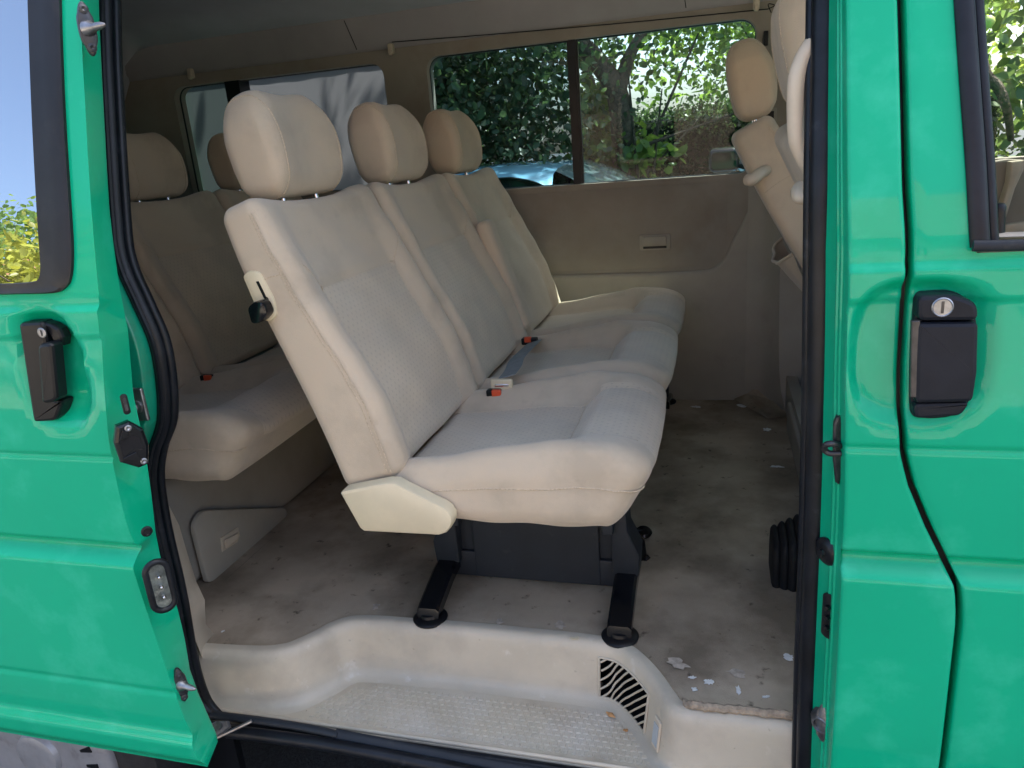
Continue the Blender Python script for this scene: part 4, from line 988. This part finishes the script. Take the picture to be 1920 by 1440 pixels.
# ------------------------------------------------------------------ loose things lying in the van
def chip(px,py,w,h,z=.003,seed=0,matl=None):
    r=random.Random(seed*7+int(px)); c=at(px,py,z=z); n=17; P=[]
    for k in range(n):
        q=2*math.pi*k/n; rr=r.uniform(.5,1.15)*(1-.25*math.sin(2*q+int(px))); P.append((c[0]+w/2*rr*math.cos(q)*1.0,c[1]+h/2*rr*math.sin(q),z))
    return P
chips=[(1478,1232,.026,.016,'largest white flake close to the black door seal'),(1330,1279,.016,.018,'white sliver flake above the lifted carpet edge'),(1384,1295,.012,.02,'pointed white flake midway along the lifted carpet edge'),(1302,1293,.014,.008,'small oval white flake at the corner of the step'),(1436,1307,.011,.007,'tiny white flake nearest the frayed carpet edge'),(1298,1271,.012,.009,'white flake closest to the curved step rim'),
 (1456,875,.038,.018,'long white bar shaped flake near the right edge of the carpet'),(1437,806,.024,.038,'rounded white flake above the long one'),(1426,774,.020,.026,'small white flake second from the carpet corner'),(1389,761,.034,.034,'oval pale flake beside the curled carpet corner'),(1306,763,.032,.028,'faint pale flake nearest the far bench leg'),(405,1184,.007,.007,'tiny white speck by the rear pillar trim')]
for i,(px,py,w_,h_,lb) in enumerate(chips):
    if i==11: px,py=418,1184
    m=MB(); m.prism(chip(px,py,w_,h_,.0022,i),(0,0,.0015),0,0); o=m.build('paint_flake',M['chip'],None,smooth=False); tag(o,lb,'paint flake','white flakes on the carpet')
m=MB(); m.prism(chip(1078,1197,.018,.012,.0055,3),(0,0,.0012),0,0); tag(m.build('paint_flake',M['cream'],None,smooth=False),'cream flake lying on the rim of the step by the bench leg','paint flake','white flakes on the carpet')
for i,(px,py,w_,h_,lb) in enumerate([(937,1166,.025,.018,'dull glue patch left of the heart shaped one in front of the bench'),(1050,1172,.034,.026,'heart shaped dried glue patch between the bench legs'),(705,1137,.022,.02,'dried glue patch left of the nearer bench leg pad'),(1270,1245,.05,.03,'long streak of dried glue beside the curved step rim'),(1383,1262,.045,.02,'dried glue streak with white bits near the door seal')]):
    m=MB(); P=chip(px,py,w_,h_,.0024,i+30); m.prism(P,(0,0,.0005),0,0); tag(m.build('glue_patch',M['glue'],None,smooth=False),lb,'glue patch','dried glue patches on the carpet')
m=MB(); c=at(1145,1340,z=-.115); L_=np.array([.011,-.007,0]);W_=np.array([.003,.005,.001]); m.add([c-L_,c-W_,c+L_,c+W_,c+np.array([0,0,.004])],[[0,1,4],[1,2,4],[2,3,4],[3,0,4]]); tag(m.build('dry_leaf',M['leafdry'],None,smooth=False),'small curled orange dry leaf on the patterned step','leaf')
m=MB(); m.prism(chip(1173,1370,.008,.008,-.118,9),(0,0,.002),0,0); tag(m.build('crumb',M['leafdry'],None,smooth=False),'dark red crumb on the step below the dry leaf','crumb')
# ------------------------------------------------------------------ outside
g=MB(); g.add([(-300,-300,GZ),(300,-300,GZ),(300,300,GZ),(-300,300,GZ)],[[0,1,2,3]]); o=g.build('ground',M['asphalt'],None,origin=(0,0,GZ)); o['kind']='structure'
g=MB(); g.add([(-14,4.9,GZ+.1),(14,4.9,GZ+.1),(14,30,GZ+.1),(-14,30,GZ+.1),(-14,4.9,GZ-.05),(14,4.9,GZ-.05)],[[0,1,2,3],[0,1,5,4]]); o=g.build('grass_verge',M['grass'],None); o['kind']='structure'
def leaves(centers,n,spread,size,normal_up=.3,jit=None,rg=rng):
    """n leaf-shaped faces scattered round each centre; returns V,F"""
    C=np.repeat(centers,n,0); k=len(C); C=C+rg.normal(0,1,(k,3))*np.array(spread)
    d=rg.normal(0,1,(k,3)); d[:,2]-=.3; d/=np.linalg.norm(d,axis=1)[:,None]
    up=rg.normal(0,1,(k,3)); up[:,2]+=normal_up*3; s=np.cross(d,up); s/=np.linalg.norm(s,axis=1)[:,None]+1e-9; nrm=np.cross(s,d)
    L_=size*rg.uniform(.6,1.25,k)[:,None]; W_=L_*.30
    P=[C,C+d*L_*.30+s*W_+nrm*L_*.07,C+d*L_*.72+s*W_*.75+nrm*L_*.05,C+d*L_,C+d*L_*.72-s*W_*.75+nrm*L_*.05,C+d*L_*.30-s*W_+nrm*L_*.07]
    V=np.stack(P,1).reshape(-1,3); return V,k
def leafobj(name,Vs,matl,parent):
    V=np.concatenate(Vs); k=len(V)//6; o0=OFF.get(parent,np.zeros(3)) if parent is not None else np.array([V[:,0].mean(),V[:,1].mean(),V[:,2].min()])
    me=bpy.data.meshes.new(name); me.vertices.add(len(V)); me.vertices.foreach_set('co',(V-o0).astype(np.float32).ravel())
    idx=(np.arange(k)[:,None]*6+np.array([0,1,2,3,0,3,4,5])[None,:]).ravel()
    me.loops.add(len(idx)); me.loops.foreach_set('vertex_index',idx.astype(np.int32)); me.polygons.add(2*k)
    me.polygons.foreach_set('loop_start',(np.arange(2*k)*4).astype(np.int32)); me.update(calc_edges=True); me.materials.append(matl)
    o=bpy.data.objects.new(name,me); COL.objects.link(o)
    if parent is not None:o.parent=parent
    else:o.location=o0
    return o
def tree(name,base,h,limbs,crown_c,crown_r,nclump,nleaf,size,matl,label,cat,trunk_r=.09,group=None,cs=.16,seed=1,hollow=.4,paths=()):
    rg=np.random.default_rng(seed); root=empty(name,base,label,cat,group); b=np.array(base,float)
    m=MB(); top=b+np.array([.05,.0,h]); m.tube(smoothpath([b-np.array([0,0,.05]),b+np.array([.03,.02,h*.4]),top],6),[trunk_r*(1-.035*i) for i in range(13)],n=10)
    C=[]
    for i in range(limbs):
        a=2*math.pi*i/limbs+rg.uniform(-.4,.4); rr=rg.uniform(.4,.85)
        e=np.array(crown_c)+np.array([math.cos(a)*crown_r[0]*rr,math.sin(a)*crown_r[1]*rr,rg.uniform(-.3,.6)*crown_r[2]]); st=b+np.array([.03,.02,h*rg.uniform(.6,1)])
        P=smoothpath([st,(st+e)/2+rg.normal(0,.08,3),e],6); m.tube(P,[trunk_r*.55*(1-.065*j) for j in range(len(P))],n=7)
        for _ in range(4):
            q=P[rg.integers(5,len(P))]; m.tube([q,q+rg.normal(0,.28,3)+np.array([0,0,.1])],[.013,.004],n=5)
    for pp,r_ in paths: m.tube(smoothpath(pp,5),[r_*(1-.5*j/(5*(len(pp)-1))) for j in range(5*(len(pp)-1)+1)],n=9)
    m.build('trunk',M['bark'],root)
    d=rg.normal(0,1,(nclump,3)); d/=np.linalg.norm(d,axis=1)[:,None]; r=rg.uniform(hollow,1,nclump)[:,None]
    C=np.array(crown_c)+d*r*np.array(crown_r)*(1+.15*np.sin(d[:,[0]]*7)*np.cos(d[:,[1]]*5))
    V,k=leaves(C,nleaf,(cs,cs,cs*.8),size,rg=rg); leafobj('crown',[V],matl,root); return root
# things on the far side, most of them seen through the windows
tree('leafy_tree',(-1.95,4.1,GZ),1.7,6,(-2.25,3.9,1.2),(1.65,1.0,1.25),560,66,.054,M['leafA'],'dense dark green tree filling the left pane of the far window','tree',seed=3,cs=.17)
tree('fork_tree',tuple(at(1170,330,y=4.3)[:2])+(GZ,),1.1,2,(.35,4.9,2.25),(1.9,1.0,1.0),400,52,.05,M['leafB2'],'tree with dark forked trunk and sunlit leaves in the right pane of the far window','tree',trunk_r=.11,seed=5,cs=.19,paths=[([at(1170,330,y=4.3),at(1168,240,y=4.0),at(1155,170,y=3.9),at(1120,115,y=3.85),at(1082,75,y=3.8),at(1030,20,y=3.8)],.085),([at(1158,180,y=3.9),at(1172,130,y=3.9),at(1188,90,y=3.9),at(1230,20,y=4.0)],.05)])
_c=at(1122,215,y=4.2); tree('sapling',(_c[0],_c[1],GZ),1.75,0,_c,(.035,.035,.30),46,9,.085,M['leafB'],'slender upright pale green shoot just right of the window divider','sapling',trunk_r=.012,seed=8,cs=.045,hollow=0)
_c=at(1170,292,y=4.15); tree('small_bush',(_c[0],_c[1],GZ),1.2,5,_c,(.30,.2,.10),40,14,.075,M['leafB'],'low bright leafed bush behind the blue car roof','bush',trunk_r=.015,seed=9,cs=.06)
# trimmed hedge
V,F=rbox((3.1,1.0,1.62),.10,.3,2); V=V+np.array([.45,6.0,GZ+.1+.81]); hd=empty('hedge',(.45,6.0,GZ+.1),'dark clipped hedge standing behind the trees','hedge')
mesh('hedge_core',V*np.array([1,1,1]),F,M['hedge'],hd);  # solid dark core, the hedge's inner shade put into its colour
hv=[]
cc=rng.uniform([-1.1,5.44,GZ+.15],[2.0,5.52,GZ+1.78],(560,3)); v_,_=leaves(cc,34,(.08,.04,.08),.038); hv.append(v_)
cc=rng.uniform([-1.1,5.45,GZ+1.72],[2.0,6.5,GZ+1.80],(260,3)); v_,_=leaves(cc,26,(.08,.08,.03),.038); hv.append(v_)
leafobj('foliage',hv,M['leafA'],hd)
tree('background_tree',(-4.2,9,GZ),2.2,6,(-4.0,9,2.6),(2.6,1.6,2.2),200,26,.13,M['leafA'],'tall dark tree furthest left beyond the dense tree','tree',seed=12,cs=.3)
tree('background_tree',(2.2,9.5,GZ),2.4,3,(1.2,9.5,2.7),(3.0,1.6,2.0),220,26,.13,M['leafB'],'bright tree rising behind the clipped hedge','tree',seed=13,cs=.32)
tree('sun_block_tree',(3.4,6.6,GZ),2.9,4,(-.1,4.6,3.6),(2.6,2.4,.9),300,26,.10,M['leafA'],'added tree, out of view, whose crown keeps sun off the far windows','tree',trunk_r=.1,seed=14,cs=.26)  # unseen tree added to keep direct sun out of the cabin
tree('apple_tree',(2.75,4.0,GZ),1.5,7,(2.45,3.7,1.35),(1.15,.9,1.15),190,24,.10,M['leafD'],'apple tree with pale green fruit seen through the front door window','apple tree',trunk_r=.06,seed=21,cs=.15,hollow=.5,paths=[([at(1835,95,y=2.85),at(1848,140,y=2.8),at(1872,165,y=2.8),at(1888,205,y=2.85),at(1895,260,y=3.2)],.028)])
ap=[o for o in bpy.data.objects if o.name=='apple_tree'][0]
M['apple']=mat('green_apple',(.42,.48,.12),.4,var=.2,vscale=20)
for (px,py) in ((1853,42),(1838,157)):
    m=MB(); c=at(px,py,y=2.75); m.lathe(c-np.array([0,0,.022]),(0,0,1),[(.003,.003),(.012,0),(.023,.014),(.025,.025),(.021,.038),(.010,.046),(.002,.042)],0,16); m.build('apple',M['apple'],ap)
tree('back_shrub',(3.6,6.4,GZ),1.2,5,(3.2,6.2,1.9),(1.9,1.1,1.9),200,26,.09,M['leafE'],'tall shrub further behind the apple tree','shrub',seed=22,cs=.25)
# pale house far behind, between the leaves
def house(x0,x1,y0,y1,h,label,win=True):
    r=empty('house',((x0+x1)/2,(y0+y1)/2,GZ),label,'house'); m=MB(); m.box((x0,y0,GZ),(x1,y1,GZ+h)); m.build('wall',M['wall'],r,smooth=False)
    m=MB(); c=(y0+y1)/2; m.add([(x0-.3,y0-.4,GZ+h-.05),(x1+.3,y0-.4,GZ+h-.05),(x1+.3,c,GZ+h+1.7),(x0-.3,c,GZ+h+1.7),(x0-.3,y1+.4,GZ+h-.05),(x1+.3,y1+.4,GZ+h-.05)],[[0,1,2,3],[3,2,5,4]]); m.add([(x0,y0,GZ+h),(x0,y1,GZ+h),(x0,c,GZ+h+1.65)],[[0,1,2]],0); m.build('roof',M['rooft'],r,smooth=False)
    f=y1 if y1<0 else y0; s=1 if y1<0 else -1
    for x in np.arange(x0+1.2,x1-1,2.6):
        m=MB(); m.box((x,min(f,f+s*.04),GZ+1.2),(x+1.1,max(f,f+s*.04),GZ+2.5)); w_=m.build('window',M['plast'],r,smooth=False)
        m=MB(); m.box((x+.08,min(f,f+s*.05),GZ+1.28),(x+1.02,max(f,f+s*.05),GZ+2.42)); m.build('pane',M['carglass'],w_,smooth=False)
    return r
house(6.5,15,13,18,3.0,'pale house wall glimpsed through leaves beyond the apple tree')
house(-3,15,-15,-10,3.4,'long pale house added behind the viewer to bounce warm light')  # added out of view, its sunlit wall gives warm fill
house(-22,-11,-17,-12,3.6,'low pale pinkish house reflected in the sliding door window')
# shrubs on the viewer's side, reflected by glass and paint
for i,(x,y,zc,rz_,rx_,mt,lb) in enumerate([(-6.3,-5.0,1.7,1.0,1.3,'leafC','yellow green tree reflected lowest in the sliding door glass'),(-8.6,-6.6,2.4,1.4,1.5,'leafB','taller green tree reflected above the yellow green one in the sliding door glass'),(-11,-6.6,2.6,1.6,1.6,'leafB','green tree behind the viewer furthest toward the rear'),(5.5,-9,1.2,1.3,1.6,'leafB','tree behind the viewer opposite the front door')]):
    tree('leafy_shrub',(x,y,GZ),zc,5,(x,y,zc),(rx_,.9,rz_),150,26,.10,M[mt],lb,'tree',trunk_r=.05,seed=40+i,cs=.17)
g=MB(); g.add([(-60,-40,GZ+.004),(60,-40,GZ+.004),(60,-3.8,GZ+.004),(-60,-3.8,GZ+.004)],[[0,1,2,3]]); M['bounce_paving']=mat('bounce_concrete',(.36,.315,.25),.9,var=.12,vscale=2,bump=.4,bscale=40); o=g.build('bounce_yard',M['bounce_paving'],None,origin=(0,-20,GZ)); o['kind']='structure'  # pale ground added out of view to bounce warm fill light
# parked blue car beyond the van
def car():
    r=empty('parked_car',(-1.35,3.6,GZ),'light blue parked car whose roof shows below the far window','car')
    yc=3.42; x0,x1=-3.6,.75; hw=.86; z0=GZ+.18
    st=[(-3.6,.62,.55),(-3.5,.85,.60),(-3.15,.98,.62),(-2.75,1.02,.63),(-1.9,1.0,.63),(-.9,.99,.63),(-.1,.96,.62),(.35,.88,.60),(.65,.75,.55),(.75,.58,.45)]
    rows=[]
    for (x,zt_,w_) in st:
        row=[]
        for (f,k) in ((-1,.0),(-1.0,.5),(-.99,.85),(-.9,.97),(-.5,1.0),(0,1.01),(.5,1.0),(.9,.97),(.99,.85),(1,.5),(1,0)): row.append((x,yc+f*hw*(w_/.63),z0+(zt_-.18)*k))
        rows.append(row)
    V,F=gridv(rows); nc=11; F.append(list(range(nc))); F.append([(len(rows)-1)*nc+j for j in range(nc)]); mesh('body',V,F,M['carblue'],r,sharp=50)
    # cabin: roof crest, roof edge and window tops as heights along the car
    zb=GZ+.98; YC=3.42
    def curve(px,y): P=[at(*p,y=y) for p in px]; return lambda x:float(np.interp(x,[p[0] for p in P],[p[2] for p in P]))
    zC=curve([(780,350),(820,334),(850,323),(905,310),(960,304),(1020,301),(1070,300),(1100,304),(1140,316),(1180,336),(1230,366)],YC)
    zA=curve([(780,362),(820,344),(850,334),(905,325),(960,320),(1010,318),(1040,321),(1065,331),(1088,345),(1130,372)],2.78)
    zB=curve([(780,385),(840,366),(880,350),(922,338),(953,334),(985,338),(1012,346),(1035,357),(1060,375)],2.66)
    rows=[]
    for x in np.linspace(-2.3,-.18,54):
        c_,a_,b_=zC(x),min(zA(x),zC(x)-.004),zB(x); row=[(x,2.66,min(b_,a_-.03)),(x,2.68,min(b_,a_-.03)+.01),(x,2.73,a_-.012),(x,2.78,a_),(x,2.86,a_+(c_-a_)*.42),(x,3.05,a_+(c_-a_)*.82),(x,YC,c_)]
        row+=[(p[0],2*YC-p[1],p[2]) for p in row[-2::-1]]; rows.append(row)
    k=[i for i,x in enumerate(np.linspace(-2.3,-.18,54)) if x>-.80][0]
    V,F=gridv(rows[:k+1]); mesh('roof',V,F,M['carblue'],r,sharp=60)
    wr=[[row[3:-3][q] for q in range(len(row)-6)] for row in rows[k:]]; wr.append([(.12,p[1],zb) for p in wr[-1]])
    V,F=gridv(wr); mesh('windscreen',V,F,M['carglass2'],r,sharp=60)
    # pillar and flank below the roof edge, glass in between
    rows=[]
    for x in np.linspace(-2.3,-.35,40): b_=min(zB(x),zA(x)-.03); rows.append([(x,2.672,b_+.004),(x,2.60,(b_+zb)/2),(x,2.50,zb-.03)])
    V,F=gridv(rows); mesh('side_window',V,F,M['carglass'],r)
    V2=[(v[0],2*YC-v[1],v[2]) for v in V]; mesh('side_window',V2,F,M['carglass'],r)
    m=MB(); m.tube([(x,2.655,min(zB(x),zA(x)-.03)+.002) for x in np.linspace(-2.2,-.5,40)],.006,n=8); m.tube([(-1.12,2.66,zB(-1.12)),(-1.12,2.50,zb)],.014,n=6); m.build('window_trim',M['black'],r)
    m=MB(); m.box((-.42,yc-hw-.16,zb-.02),(-.26,yc-hw-.01,zb+.10),0,r=.03); m.build('mirror',M['black'],r)
    for x in (-2.85,-.05):
        for s in (-1,1):
            m=MB(); m.lathe((x,yc+s*(hw-.18),GZ+.31),(0,s,0),[(0,.0),(.2,.0),(.29,.0),(.31,.03),(.31,.16),(.28,.19),(.2,.19),(.19,.17),(0,.16)],0,32); m.build('wheel',M['tyre'],r)
    for s in (-1,1):
        m=MB(); m.box((.60,yc+s*.6-.15,GZ+.58),(.735,yc+s*.6+.15,GZ+.72),0,r=.03); m.build('headlight',M['chrome'],r)
car()
# second dark car nose whose mirror shows low in the right pane
r=empty('mirror_car',(.9,3.7,GZ),'dark parked car whose black door mirror shows low at the right of the far window','car')
mx=at(1362,298,y=2.6)
m=MB(); m.box(mx-np.array([.075,.05,.055]),mx+np.array([.055,.05,.05]),0,r=.03); m.tube([mx+np.array([.03,0,-.02]),mx+np.array([.22,.15,-.09])],.025,n=8); m.build('mirror',M['blackgloss'],r)
V,F=rbox((3.9,1.6,.62),.12,.25,4); V=V+np.array([mx[0]+1.6,3.55,GZ+.55]); mesh('body',V,F,M['blackgloss'],r)
V,F=rbox((2.2,1.4,.5),.12,.25,4); V=V+np.array([mx[0]+1.5,3.55,GZ+1.05]); V[:,0]+=-(V[:,0]-(mx[0]+1.5))*.25*nss(GZ+.9,GZ+1.3,V[:,2]); mesh('cabin',V,F,M['carglass'],r)
for x in (.35,2.8):
    for y in (2.75,4.2):
        m=MB(); m.lathe((mx[0]+x,y,GZ+.31),(0,1,0),[(0,0),(.2,.0),(.31,.02),(.31,.17),(.2,.19),(0,.19)],0,32); m.build('wheel',M['tyre'],r)
